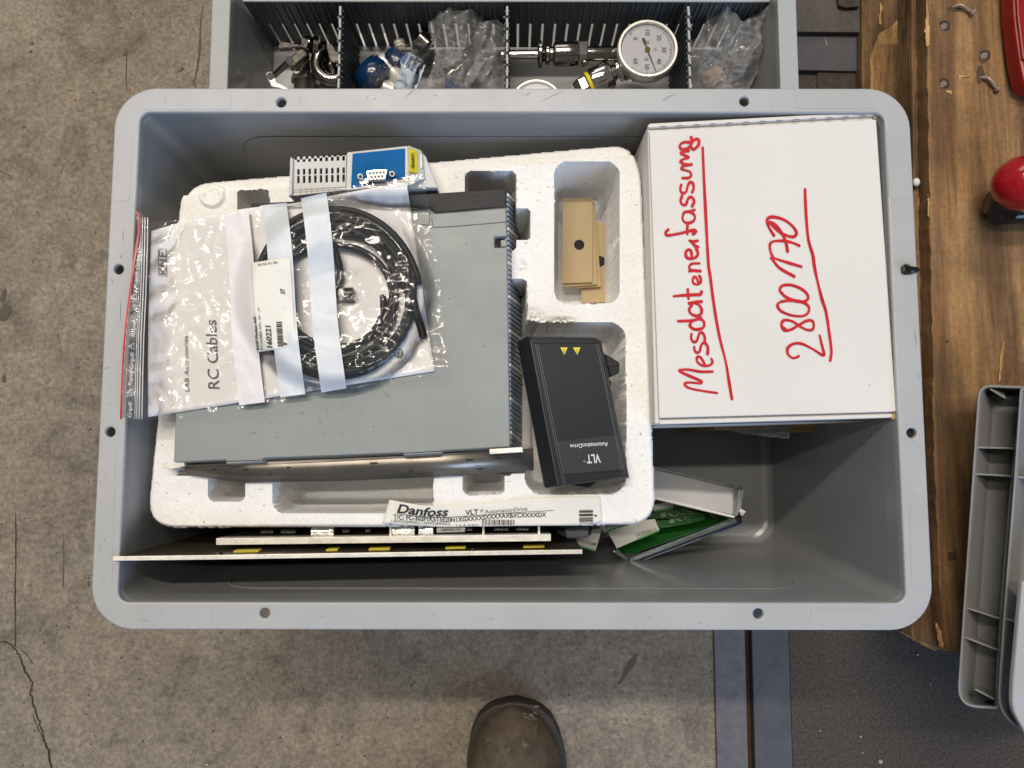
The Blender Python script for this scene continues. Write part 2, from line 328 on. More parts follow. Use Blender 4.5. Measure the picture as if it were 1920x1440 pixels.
def rrect(cx, cy, hx, hy, r, n=8):
    out = []
    for (sx, sy, a0) in ((1, 1, 0), (-1, 1, 90), (-1, -1, 180), (1, -1, 270)):
        for k in range(n + 1):
            w = math.radians(a0 + 90 * k / n); out.append((cx + sx * (hx - r) + r * math.cos(w), cy + sy * (hy - r) + r * math.sin(w)))
    return out
def circ(cx, cy, r, n=20): return [(cx + r * math.cos(2 * math.pi * k / n), cy + r * math.sin(2 * math.pi * k / n)) for k in range(n)]
_tc = {}
def text_mesh(s, bold=0, italic=0, space=1.):
    k = (s, bold, italic, space)
    if k not in _tc:
        c = bpy.data.curves.new('t', 'FONT'); c.body = s; c.offset = bold; c.shear = italic; c.space_character = space; c.resolution_u = 3
        o = bpy.data.objects.new('t', c); COL.objects.link(o); dg = bpy.context.evaluated_depsgraph_get()
        me = bpy.data.meshes.new_from_object(o.evaluated_get(dg)); bpy.data.objects.remove(o); bpy.data.curves.remove(c)
        v = np.array([x.co[:] for x in me.vertices]); f = [tuple(p.vertices) for p in me.polygons]; bpy.data.meshes.remove(me); _tc[k] = (v, f)
    return _tc[k]
CAP = None
def ptext(mb, s, base, up, zf, eps=.0003, bold=0., italic=0., space=1.):
    """lettering that runs along the picture polyline base, cap height vector up (picture px), lying on surface zf(u,v)"""
    global CAP
    if CAP is None: CAP = text_mesh('H')[0][:, 1].max()
    v, f = text_mesh(s, bold, italic, space); x0, x1 = v[:, 0].min(), v[:, 0].max()
    B = np.array(base, float); seg = np.r_[0, np.cumsum(np.hypot(*np.diff(B, axis=0).T))]
    t = (v[:, 0] - x0) / (x1 - x0) * seg[-1]; h = v[:, 1] / CAP
    u = np.interp(t, seg, B[:, 0]) + h * up[0]; w = np.interp(t, seg, B[:, 1]) + h * up[1]
    z = zf(u, w) if callable(zf) else np.full_like(u, zf)
    return mb.add([Vector(q) for q in PN(u, w, z + eps)], f)
def catmull(pts, n=6):
    p = np.array([pts[0]] + list(pts) + [pts[-1]], float); out = []
    for i in range(1, len(p) - 2):
        for k in range(n):
            t = k / n; out.append(.5 * ((2 * p[i]) + (-p[i - 1] + p[i + 1]) * t + (2 * p[i - 1] - 5 * p[i] + 4 * p[i + 1] - p[i + 2]) * t * t + (-p[i - 1] + 3 * p[i] - 3 * p[i + 1] + p[i + 2]) * t ** 3))
    out.append(p[-2]); return np.array(out)
RB_ = [0]
def marker(mb, pts, w, z, eps, n):
    r_ = np.random.RandomState(len(pts) * 7 + int(abs(pts[0][0]))); k = max(4, len(pts)); ribbon(mb, pts, w, z, eps, n, taper=list(1 + .16 * r_.randn(k).clip(-1.3, 1.3)))
def ribbon(mb, pts, w, zf, eps=.0003, n=6, caps=True, taper=None):
    c = catmull(pts, n) if n > 1 else np.array(pts, float); d = np.gradient(c, axis=0); d /= np.maximum(np.hypot(d[:, 0], d[:, 1]), 1e-6)[:, None]
    nn = np.stack([-d[:, 1], d[:, 0]], 1); ww = (np.asarray(w) if taper is None else np.interp(np.linspace(0, 1, len(c)), np.linspace(0, 1, len(taper)), taper) * w) * np.ones(len(c)) / 2
    if caps:
        k = np.linspace(0, 1, 4)[1:]; a = c[0] - d[0] * ww[0] * k[::-1, None]; b = c[-1] + d[-1] * ww[-1] * k[:, None]
        wa = ww[0] * np.sqrt(np.maximum(0.02, 1 - k[::-1] ** 2)); wb = ww[-1] * np.sqrt(np.maximum(0.02, 1 - k ** 2))
        c = np.r_[a, c, b]; ww = np.r_[wa, ww, wb]; nn = np.r_[np.repeat(nn[:1], 3, 0), nn, np.repeat(nn[-1:], 3, 0)]
    A = c + nn * ww[:, None]; B = c - nn * ww[:, None]; q = np.r_[A, B]; z = zf(q[:, 0], q[:, 1]) if callable(zf) else np.full(len(q), zf)
    m = len(c); RB_[0] = (RB_[0] + 7) % 97; z = z + np.r_[np.linspace(0, 2e-4, m), np.linspace(0, 2e-4, m)] + RB_[0] * 1.1e-6
    mb.add([Vector(x) for x in PN(q[:, 0], q[:, 1], z + eps)], [(i, i + 1, m + i + 1, m + i) for i in range(m - 1)]); return mb
def sdrr(u, v, u0, v0, u1, v1, r):
    """signed distance (px) to a rounded rectangle, negative inside"""
    qx = np.abs(u - (u0 + u1) / 2) - (u1 - u0) / 2 + r; qy = np.abs(v - (v0 + v1) / 2) - (v1 - v0) / 2 + r
    return np.hypot(np.maximum(qx, 0), np.maximum(qy, 0)) + np.minimum(np.maximum(qx, qy), 0) - r
def sdpoly(u, v, poly):
    p = np.array(poly, float); d = np.full(u.shape, 1e9); ins = np.zeros(u.shape, bool)
    for i in range(len(p)):
        a = p[i]; b = p[(i + 1) % len(p)]; e = b - a; t = np.clip(((u - a[0]) * e[0] + (v - a[1]) * e[1]) / (e @ e), 0, 1)
        d = np.minimum(d, np.hypot(u - a[0] - t * e[0], v - a[1] - t * e[1]))
        with np.errstate(divide='ignore', invalid='ignore'):
            c = ((a[1] > v) != (b[1] > v)) & (u < (b[0] - a[0]) * (v - a[1]) / (b[1] - a[1] + 1e-12) + a[0])
        ins ^= c
    return np.where(ins, -d, d)
def roundpoly(poly, r, n=6):
    out = []; m = len(poly)
    for i in range(m):
        p = Vector(poly[i]); a = Vector(poly[i - 1]); b = Vector(poly[(i + 1) % m]); rr = r[i] if hasattr(r, '__len__') else r
        if rr <= 0: out.append(tuple(p)); continue
        s = p + (a - p).normalized() * rr; e = p + (b - p).normalized() * rr
        for k in range(n + 1):
            t = k / n; out.append(tuple((1 - t) ** 2 * s + 2 * t * (1 - t) * p + t * t * e))
    return out
def hfield(name, u0, u1, v0, v1, step, zplane, dz, mt, parent=None, smooth=50, base=None, snap=None):
    """height field on the regular picture grid of plane zplane; dz(u,v) -> (offset from zplane, keep mask)"""
    uu, vv = np.meshgrid(np.arange(u0, u1 + step, step), np.arange(v0, v1 + step, step)); d, keep = dz(uu, vv)
    if snap:
        sd = sdpoly(uu, vv, snap); gv, gu = np.gradient(sd, step); g = np.maximum(np.hypot(gu, gv), .3); mv = (sd > 0) & (sd < step * 1.6)
        uu = uu - np.where(mv, sd * gu / g, 0); vv = vv - np.where(mv, sd * gv / g, 0); keep = sd < step * 1.5
    X = PN(uu, vv, np.full(uu.shape, zplane)); X[..., 2] += d; h, w = uu.shape; idx = np.arange(h * w).reshape(h, w)
    k = keep[:-1, :-1] & keep[1:, :-1] & keep[:-1, 1:] & keep[1:, 1:]
    q = np.stack([idx[:-1, :-1], idx[1:, :-1], idx[1:, 1:], idx[:-1, 1:]], -1)[k]
    used = np.unique(q); rm = -np.ones(h * w, int); rm[used] = np.arange(len(used))
    me = bpy.data.meshes.new(name); me.from_pydata(X.reshape(-1, 3)[used].tolist(), [], rm[q].tolist()); me.update()
    return link(name, me, mt, parent, smooth, 0, base)

# ================================================================== SETTING
def sheet(name, x0, x1, y0, y1, z, mt, kind='structure'):
    m = MB().add([(x0, y0, z), (x1, y0, z), (x1, y1, z), (x0, y1, z)], [(0, 1, 2, 3)]); o = m.build(name, mt); o['kind'] = kind; return o
railL = P(1340, 1300, .002).x; railM = P(1400, 1300, .002).x; railN = P(1412, 1300, .002).x; railR = P(1484, 1300, .002).x
sheet('concrete_floor', -6, railL, -6, 8, 0, M['concrete'])
sheet('gap_floor', railL - .01, railR + .01, -6, 8, -.012, M['rust'])
sheet('asphalt', railR, 6, -6, 8, 0, M['asphalt'])
o = MB().box(((railL + railM) / 2, 1, -.004), (railM - railL - .001, 14, .014)).build('steel_rail', M['rail'], bevel=.0012); o['kind'] = 'structure'
o = MB().box(((railN + railR) / 2, 1, -.005), (railR - railN - .001, 14, .012)).build('steel_rail', M['rail2'], bevel=.0012); o['kind'] = 'structure'
# worn lip where the slab meets the rail
# steel plates across the floor, upper right
px0 = P(1480, 100, .01)
a = P(1470, 60, .012); b = P(1640, -60, .012)
tp = thing('steel_floor_plate', 'scratched dark steel plates lying between the low crate and the pallet', 'plate', (a.x + .05, a.y, 0))
MB().px([(1470, -60), (1640, -60), (1640, 61), (1470, 59)], .016, .016).build('plate', M['plate'], tp, bevel=.001)
MB().px([(1470, 64), (1640, 66), (1640, 134), (1470, 131)], .008, .008).build('plate', M['rail2'], tp, bevel=.001)
MB().px([(1571, -8), (1606, -8), (1612, 12), (1586, 14), (1573, 10)], .022, .006).build('lug', M['dirt'], tp, bevel=.001)
ms = MB(); ribbon(ms, [(1546, 70), (1551, 85)], 2.5, .008, .0005); ms.build('scratch', M['steel'], tp)
sheet('dirt_patch', P(1484, 100, 0).x + .03, P(1800, 100, 0).x, P(1500, 172, 0).y - .25, P(1500, 132, 0).y, .004, M['dirt'])
# cracks and marks in the slab (recessed lines drawn as thin dark filled joints)
def jag(pts, amp, n=9, seed=1):
    r = np.random.RandomState(seed); c = catmull(pts, n); c[1:-1] += r.randn(len(c) - 2, 2) * amp; return c
mk = MB()
ribbon(mk, jag([(0, 1203), (14, 1205), (26, 1214), (36, 1230), (47, 1258), (60, 1280), (57, 1300), (68, 1338), (78, 1370), (88, 1402), (95, 1440), (98, 1470)], .9, 8, 2), 2.6, 0, .0006, 1, taper=[.5, 1, .8, 1.4, .7, 1.2, .9, 1.6, .6])
ribbon(mk, jag([(62, 1345), (70, 1362), (80, 1385), (88, 1400)], .8, 5, 3), 1.4, 0, .0006, 1)
ribbon(mk, jag([(29, 960), (29.5, 1030), (28, 1100), (28.5, 1160), (28, 1212)], .35, 9, 4), 2.0, 0, .0006, 1, taper=[.3, 1, .7, 1.1, .5, .9])
ribbon(mk, jag([(30, 1213), (45, 1222), (62, 1245)], .5, 4, 5), .8, 0, .0006, 1)
ribbon(mk, jag([(0, 320), (18, 330)], .5, 3, 6), 1.2, 0, .0006, 1)
mk.build('crack', M['crack'], None); bpy.context.scene.objects['crack']['kind'] = 'structure'
mk = MB()
def blot(u, v, a, b_, rot, seed):
    r = np.random.RandomState(seed); n = 14; q = []
    for k in range(n):
        w = 2 * math.pi * k / n; rr = 1 + .35 * (r.rand() - .5); x = a * rr * math.cos(w); y = b_ * rr * math.sin(w)
        q.append(P(u + x * math.cos(rot) - y * math.sin(rot), v + x * math.sin(rot) + y * math.cos(rot), .0007))
    mk.add(q, [tuple(range(n))])
ribbon(mk, [(381, 10), (376, 40), (374, 90), (369, 130), (362, 160)], 3.0, 0, .0006, taper=[.2, .8, 1.1, .9, .4])
ribbon(mk, [(1160, 1284), (1168, 1272), (1175, 1258), (1183, 1246), (1190, 1235), (1193, 1228)], 13, 0, .0006, taper=[.1, .25, .7, 1, .6, .15])
ribbon(mk, [(368, 166), (360, 148)], 2, 0, .0006)
ribbon(mk, [(237, 168), (236, 150), (236.5, 120), (237, 95)], 1.2, 0, .0006)
ribbon(mk, [(330, 135), (338, 132), (342, 127)], 2.2, 0, .0006, taper=[.3, .8, 1.6])
ribbon(mk, [(119, 1000), (119, 1060), (118, 1098)], 1.6, 0, .0006, taper=[.2, .9, 1.4])
for (u, v, a_, b_, ro, sd) in ((227, 1233, 4, 1.7, 2.0, 1), (60, 81, 4, 2.8, 0, 2), (57, 96, 3, 2.5, 0, 3), (8, 585, 10, 17, .3, 4), (6, 555, 5, 14, .2, 5), (7, 710, 4, 8, 0, 6), (166, 1094, 2.4, 5, 0, 7), (244, 23, 1.6, 1.6, 0, 8), (345, 119, 1.4, 1.4, 0, 9), (1018, 1196, 1.6, 1.6, 0, 10), (985, 1265, 2, 1.2, .6, 11), (883, 1211, 1.8, 1.8, 0, 12), (64, 1370, 1.8, 1.8, 0, 13), (1090, 1402, 1.8, 1.8, 0, 14), (1160, 1378, 1.6, 1.6, 0, 15), (44, 238, 2.2, 2.6, 0, 16)):
    blot(u, v, a_, b_, ro, sd)
rs = np.random.RandomState(5)
for k in range(150):
    u, v = rs.rand() * 1330, rs.rand() * 1440; s = .5 + 1.1 * rs.rand() ** 3
    if u < 400 or v > 1170: blot(u, v, s * (1 + rs.rand() * 1.5), s, rs.rand() * 3, k + 50)
o = mk.build('floor_stain', M['scuffmark']); o['kind'] = 'structure'
mk = MB()
for k in range(45):
    u = 1490 + rs.rand() * 430; v = 1180 + rs.rand() * 260; r_ = .00025 + .0006 * rs.rand() ** 5; p = P(u, v, .0005); mk.ball(p, r_, (1, 1, .7), 6)
for (u, v, r_) in ((1651, 1428, .0030), (1614, 1381, .0016), (1538, 1370, .0012), (1617, 1411, .0012), (1744, 1283, .0012), (1720, 1227, .0016), (180, 116, .0014), (154, 248, .0012), (388, 1434, .0016), (212, 187, .0008), (100, 1160, .001)):
    mk.ball(P(u, v, .0008), r_, (1, .8, .6), 8)
o = mk.build('grit', M['grit'], smooth=180); o['kind'] = 'stuff'

# ================================================================== CRATES
def crate(name, label, cx, cy, zrim, zbase, holes, min_, mout, patches=True, group=None, R=.030, zfl=None):
    """Euro crate: wide flat rim with holes, tapered walls, floor"""
    T = thing(name, label, 'crate', (cx, cy, zbase), group)
    hx, hy = .300, .200; ix, iy = .281, .181; fx, fy = .2705, .1705
    hs = [circ(x, y, .0048, 24) for x, y in holes]
    me = curve_mesh([rrect(cx, cy, hx - .0012, hy - .0012, R, 10), rrect(cx, cy, ix + .0012, iy + .0012, .009, 8)] + hs, .0012, .0012, zrim - .0024)
    rim = link('rim', me, mout, T, 40)
    # outer skirt under the rim
    def band(o1, z1, o2, z2, mb): 
        n = len(o1); mb.add([(x, y, z1) for x, y in o1] + [(x, y, z2) for x, y in o2], [(i, (i + 1) % n, n + (i + 1) % n, n + i) for i in range(n)])
    sk = MB(); N_ = 10
    o1 = rrect(cx, cy, hx - .0004, hy - .0004, R, N_); o2 = rrect(cx, cy, hx - .0006, hy - .0006, R, N_); o3 = rrect(cx, cy, hx - .003, hy - .003, R - .002, N_)
    band(o1, zrim - .004, o2, zrim - .026, sk); band(o2, zrim - .026, o3, zrim - .026, sk); band(o3, zrim - .026, o3, zrim - .005, sk)
    sk.build('skirt', mout, T, 35)
    # wall: inner face, rounded junction with the floor, outer face
    w = MB(); zf = zbase + .008 if zfl is None else zfl; prof = [(0, zrim - .0030, .009), (.0006, zrim - .0065, .010), (.0016, zrim - .020, .011)]
    H = zrim - zf
    for k in range(1, 9): t = k / 8; prof.append((.0016 + (ix - fx - .0016) * t, zrim - .020 - (H - .030) * t, .011 + .010 * t))
    for k in range(1, 6): a_ = math.pi / 2 * k / 5; prof.append((ix - fx + .010 * (1 - math.cos(a_)), zf + .010 - .010 * math.sin(a_), .021))
    prev = None
    for (ins, z, r_) in prof:
        cur = (rrect(cx, cy, ix - ins, iy - ins, r_, N_), z)
        if prev: band(prev[0], prev[1], cur[0], cur[1], w)
        prev = cur
    w.add([(x, y, prev[1]) for x, y in prev[0]], [tuple(range(len(prev[0])))])
    fl = w.build('inner_shell', min_, T, 50)
    w = MB(); band(rrect(cx, cy, ix + .003, iy + .003, .012, N_), zrim - .005, rrect(cx, cy, fx + .004, fy + .004, .02, N_), zbase, w)
    w.add([(x, y, zbase) for x, y in rrect(cx, cy, fx + .004, fy + .004, .02, N_)], [tuple(range(4 * N_ + 4))]); w.build('outer_shell', mout, T, 50)
    # bridge inside the rim so that its bore reads as depth
    return T
ZR = .345
hol = [P(u, v, ZR) for u, v in ((527, 192), (1396, 190), (222, 505), (206, 810), (1700, 505), (1710, 812), (496, 1150), (1422, 1151))]
T = crate('plastic_crate', 'big grey plastic crate in the middle, packed with drive, styrofoam and white box', 0, 0, ZR, .105, [(p.x, p.y) for p in hol], M['crate_shade'], M['crate'])
TC = T
# thin raised mould patches on the rim corners
mp = MB()
def loft(path, w=1.3, mb=mp, z=ZR, eps=.0002): ribbon(mb, path, w, z, eps, 3, caps=False)
pt = MB()
for poly in ([(262, 173), (434, 175), (434, 205), (262, 205)], [(1492, 173), (1650, 174), (1650, 204), (1492, 203)], [(217, 245), (249, 245), (243, 377), (210, 377)], [(1667, 372), (1709, 373), (1703, 240), (1663, 240)],
             [(186, 842), (217, 842), (210, 1100), (174, 1100)], [(230, 1140), (396, 1138), (400, 1172), (230, 1174)], [(1706, 946), (1735, 946), (1742, 1100), (1709, 1100)], [(1520, 1141), (1690, 1143), (1690, 1173), (1520, 1172)]):
    MB().px(roundpoly(poly, 7, 4), ZR + .0002, .0002).build('corner_pad', M['crate'], T)
# wall step line inside the near and far walls
ln = MB()
def wallpt(x, z, side):    # on inner face: side 'n' near (-y) / 'f' far
    ins = .0016 + .0089 * (ZR - .020 - z) / .20; y = .181 - ins - .0004; return (x, -y if side == 'n' else y, z)
for side in 'nf':
    zz = .308
    pts = [wallpt(-.225 + .028 * (1 - math.cos(a_)), zz - .028 * (1 - math.sin(a_)), side) for a_ in np.linspace(0, math.pi / 2, 7)] + [wallpt(x, zz, side) for x in np.linspace(-.15, .15, 9)] + [wallpt(.225 - .028 * (1 - math.cos(a_)), zz - .028 * (1 - math.sin(a_)), side) for a_ in np.linspace(math.pi / 2, 0, 7)]
    ln.tube(pts, .00035, 5)
ln.build('wall_rib', M['crate_shade'], T, 180)
sr = MB(); rs = np.random.RandomState(21)
for (u, v, du, dv) in ((760, 182, 20, -18), (560, 178, 4, 14), (1012, 192, 46, -22), (1240, 190, 30, -16), (690, 178, -3, 8), (915, 1158, 10, 3), (1210, 1160, 14, -3), (300, 1150, 6, 2), (262, 1163, 16, 3), (600, 1156, 8, 1), (188, 900, 2, 8), (196, 1010, 1, 6), (1722, 700, 2, 9), (1715, 620, 3, 30), (226, 560, -1, 40), (231, 430, 1, 22), (1600, 1160, 8, 2), (455, 203, 3, 4), (463, 202, 2, 5)):
    ribbon(sr, [(u, v), (u + du * .5 + rs.randn(), v + dv * .5 + rs.randn()), (u + du, v + dv)], .7 + .5 * rs.rand(), ZR, .00035, 4, taper=[.2, 1, .3])
for k in range(46):
    e_ = rs.randint(4); t_ = rs.rand()
    if e_ == 0: u, v = 260 + 1400 * t_, 172 + 30 * rs.rand()
    elif e_ == 1: u, v = 220 + 1480 * t_, 1142 + 30 * rs.rand()
    elif e_ == 2: v = 250 + 850 * t_; u = 212 - .05 * (v - 250) + 30 * rs.rand()
    else: v = 250 + 850 * t_; u = 1672 + .045 * (v - 250) + 30 * rs.rand()
    a_ = rs.rand() * 3.14; l_ = 2 + 12 * rs.rand() ** 2; ribbon(sr, [(u, v), (u + l_ * math.cos(a_) * .5 + rs.randn() * .6, v + l_ * .5 * math.sin(a_)), (u + l_ * math.cos(a_), v + l_ * math.sin(a_))], .4 + .6 * rs.rand(), ZR, .0004, 3, taper=[.3, 1, .2])
sr.build('scratch', M['crate2s'], T)
# cable tie in the right rim hole
zt = thing('cable_tie', 'short black cable tie end poking through the right rim hole of the big crate', 'cable tie', P(1700, 505, ZR))
MB().tube([P(1696, 505, ZR - .006), P(1699, 505, ZR + .002), P(1708, 505, ZR + .003), P(1718, 505.5, ZR + .001), P(1722, 506, ZR - .004)], [.0015, .0026, .0024, .0021, .0012], 8).build('strap', M['blackgl'], zt, 60)
MB().box(P(1697, 505, ZR + .002), (.0045, .0052, .004)).build('head', M['blackgl'], zt, bevel=.0007)
# crate it stands on
T3 = crate('plastic_crate', 'low grey crate hidden underneath the big crate, only a dark edge to be seen', 0, 0, .120, 0, [], M['crate_shade'], M['crate2'])
# low crate behind
CX2 = P((400 + 1493) / 2, 100, .177).x
T2 = crate('plastic_crate', 'low grey crate of fittings behind the big crate, cut off at the top edge', CX2 - .001, .420, .168, 0, [], M['crate_shade'], M['crate2'], R=.03, zfl=.058)

# ------------------------------------------------------------------ dividers of the low crate
ZT = .150; ZF = .062
def divider_x(name, label, v):
    y = P(700, v, ZT).y; D = thing(name, label, 'divider', (CX2, y, ZF), 'slotted dividers of the low crate')
    x0, x1 = CX2 - .276, CX2 + .278
    body = MB().box(((x0 + x1) / 2, y, ZT - .020), (x1 - x0, .0022, .040)); rib = MB(); p = .0138; x = x0 + p / 2
    while x < x1 - .004:
        body.box((x, y, (ZT - .0405 + ZF + .0) / 2 + .001), (p - .0026, .0022, ZT - .0405 - ZF))
        for s in (-1, 1): rib.box((x + p / 2 + s * .0026, y - .0019, ZT - .030), (.0012, .0016, .058))
        x += p
    body.build('panel', M['ribdark'], D, bevel=.0003); rib.build('ribs', M['drive2'], D, bevel=.0003)
    MB().box(((x0 + x1) / 2, y - .0004, ZT + .001), (x1 - x0, .004, .0022)).build('top_edge', M['crate2'], D, bevel=.0005)
    return D
def divider_y(name, label, u, sgn, lean=0):
    x = P(u, 60, ZT).x; y0, y1 = .232, P(700, 4, ZT).y - .004; D = thing(name, label, 'divider', (x, (y0 + y1) / 2, ZF), 'slotted dividers of the low crate')
    body = MB().box((x, (y0 + y1) / 2, (ZT + ZF) / 2), (.0022, y1 - y0, ZT - ZF - .002)); rib = MB(); tip = MB(); y = y1 - .004; k = 0
    while y > y0:
        for s in (-1, 1): rib.box((x + s * .0018, y, (ZT + ZF) / 2), (.0016, .0014, ZT - ZF - .006))
        if k % 2 == 0: tip.box((x, y - .003, ZT + .0012), (.0026, .0105, .0030), math.radians(lean + 3 * math.sin(k)))
        else: rib.box((x - sgn * .0030, y, ZT - .004), (.0024, .0022, .002))
        y -= .0066; k += 1
    body.build('panel', M['ribdark'], D, bevel=.0003); rib.build('ribs', M['ribdark'], D); tip.build('top_edge', M['crate'], D, bevel=.0006)
    return D
divider_x('crate_divider', 'long dark slotted divider running across the low crate at the very top of the photo', 1)
divider_y('crate_divider', 'slotted divider between the black clamp and the blue valve bag', 638, 1)
divider_y('crate_divider', 'slotted divider between the tangled clear bags and the chrome thermometer stem', 951, 1)
divider_y('crate_divider', 'slotted divider leaning just right of the big round thermometer dial', 1291, -1, 4)

# ------------------------------------------------------------------ thermometer (dial)
def dialpt(c, r, deg): return (c[0] + r * math.cos(math.radians(deg)), c[1] - r * math.sin(math.radians(deg)))
ZD = .094; DC = (1215, 90); ZO = .050
cc = P(*DC, ZD); G = thing('dial_thermometer', 'round white dial thermometer with black needle and long chrome stem in the low crate', 'thermometer', (cc.x, cc.y, ZD - .02))
pxm = FPX / (CLOC.z - ZD); Rr = .0322
MB().lathe(cc - Vector((0, 0, .016)), cc, [(0, Rr * .93), (.2, Rr * .99), (.75, Rr), (.93, Rr * .995), (1, Rr * .965), (1.0, Rr * .90), (.90, Rr * .865), (.84, Rr * .86)], 56, caps=False).build('ring', M['dialring'], G, 40)
MB().lathe(cc - Vector((0, 0, .0165)), cc - Vector((0, 0, .0135)), [(0, Rr * .95), (1, Rr * .95)], 48).build('back', M['steel'], G, 40)
zd = ZD - .0032
MB().lathe(cc - Vector((0, 0, .006)), Vector((cc.x, cc.y, zd + ZO)), [(0, Rr * .87), (1, Rr * .87)], 48).build('dial_face', M['dial'], G, 40)
cu, cv = [float(q) for q in toP(np.array(cc.x), np.array(cc.y), np.array(zd + ZO))]
tk = MB()
for i in range(0, 121):
    deg = 137 - 272 * i / 120; maj = i % 20 == 0; mid_ = i % 10 == 0
    r1 = 47; r0 = 47 - (7 if maj else 5 if mid_ else 4)
    if i > 118 or i % 2 == 1 and False: continue
    if i % 2 == 0 or maj: ribbon(tk, [dialpt((cu, cv), r0, deg), dialpt((cu, cv), r1, deg)], .75 if not maj else 1.1, zd, .0004, 1, caps=False)
tk.build('scale', M['textg'], G)
nm = MB()
for s, deg, rr in (('0', 137, 31), ('10', 90, 32), ('20', 46, 31.5), ('30', 0, 31.5), ('40', -45, 31), ('50', -91, 32), ('60', -136, 31)):
    q = dialpt((cu, cv), rr, deg); hw = 2.6 * len(s); ptext(nm, s, [(q[0] - 4, q[1] - hw), (q[0] - 4, q[1] + hw)], (8, 0), zd, .0004, bold=.012)
ptext(nm, '°C', [(cu + 12, cv - 4), (cu + 12, cv + 3)], (5, 0), zd, .0004)
nm.build('numerals', M['textg'], G)
nd = MB(); ribbon(nd, [(cu - 8, cv - 22), (cu - 4, cv - 12)], 5, zd, .0011, 1, caps=False); ribbon(nd, [(cu - 4, cv - 13), (cu, cv), (cu + 8, cv + 20), (cu + 17, cv + 42)], 2.4, zd, .0011, 1, taper=[1.2, 1, .8, .35])
nd.build('needle', M['text'], G)
MB().cyl(P(cu, cv, zd), P(cu, cv, zd + .0022), .0030, .0026, 18).build('pivot', M['brass'], G, 40)
for (a_, b_) in ((0, -14), (-2, 17)): MB().cyl(P(cu + a_, cv + b_, zd), P(cu + a_, cv + b_, zd + .0012), .0023, .0021, 14).build('screw', M['dialring'], G, 40)
gf = MB().lathe(Vector((cc.x, cc.y, ZD + ZO - .0022)), Vector((cc.x, cc.y, ZD + ZO - .0018)), [(0, Rr * .885), (1, Rr * .885)], 48); gf.build('glass', film('dial_glass', (.97, .97, .98), .99, .03, 1.45), G, 30)
za = .078
def SP(u, v=None, z=za): return P(u, 105 if v is None else v, z)
L1 = MB().lathe(SP(940, 104), SP(1164, 100), [(0, .0048), (.31, .0048)], 24); L1.build('probe', M['chrome'], G, 40)
A_, B_ = SP(940, 104), SP(1164, 100)
MB().lathe(A_, B_, [(.30, .0050), (.305, .0105), (.315, .0142), (.335, .0142), (.345, .0085), (.36, .0070), (.375, .0105), (.395, .0110), (.405, .0080), (.43, .0080), (.44, .0118), (.455, .0128), (.60, .0128), (.615, .0122), (.635, .0135), (.64, .0100)], 32).build('clamp_ferrule', M['gun'], G, 40)
MB().lathe(A_, B_, [(.637, .0128), (.645, .0140), (.71, .0140), (.72, .0122)], 6).build('hex_nut', M['chrome'], G, bevel=.0004)
MB().lathe(A_, B_, [(.71, .0076), (1.0, .0076), (1.02, .0060)], 24).build('stem', M['gun'], G, 40)
MB().ball(P(1096, 118, .082), .0042).build('set_screw', M['gun'], G, 60)
# second dial half hidden
cc2 = P(1006, 196, .088); Rr2 = 49 / (FPX / (CLOC.z - .088)); G2 = thing('dial_thermometer', 'second thermometer of which only the pale rim arc shows above the big crate edge', 'thermometer', (cc2.x, cc2.y, .06))
MB().lathe(cc2 - Vector((0, 0, .016)), cc2, [(0, Rr2 * .93), (.2, Rr2 * .99), (.75, Rr2), (.93, Rr2 * .995), (1, Rr2 * .965), (1.0, Rr2 * .91), (.90, Rr2 * .875), (.84, Rr2 * .87)], 56, caps=False).build('ring', M['dialring'], G2, 40)
MB().lathe(cc2 - Vector((0, 0, .015)), cc2 - Vector((0, 0, .003)), [(0, Rr2 * .95), (.3, Rr2 * .87), (1, Rr2 * .87)], 48).build('dial_face', M['dial'], G2, 40)
# chrome valve with yellow ring
V = thing('chrome_fitting', 'polished chrome pipe fitting with yellow ring lying below the thermometer dial', 'pipe fitting', P(1130, 150, .05))
A_, B_ = P(1078, 172, .060), P(1188, 118, .070)
MB().lathe(A_, B_, [(0, .009), (.10, .0125), (.2, .0125), (.22, .0115)], 6).build('hex_nut', M['gun'], V, bevel=.0005)
MB().lathe(A_, B_, [(.22, .0142), (.235, .0150), (.26, .0150), (.275, .0142)], 28).build('yellow_ring', M['yellow'], V, 40)
MB().lathe(A_, B_, [(.275, .0148), (.30, .0155), (.58, .0155), (.62, .0135), (.63, .0090), (.70, .0080), (.71, .0115), (.76, .0120), (.77, .008), (.86, .008), (.865, .0165), (.885, .0175), (.925, .0175), (.935, .0100), (1.0, .009)], 36).build('valve_body', M['chrome'], V, 40)
MB().lathe(P(1172, 150, .058), P(1180, 128, .062), [(0, .002), (.2, .005), (1, .0045)], 14).build('ear', M['gun'], V, 40)

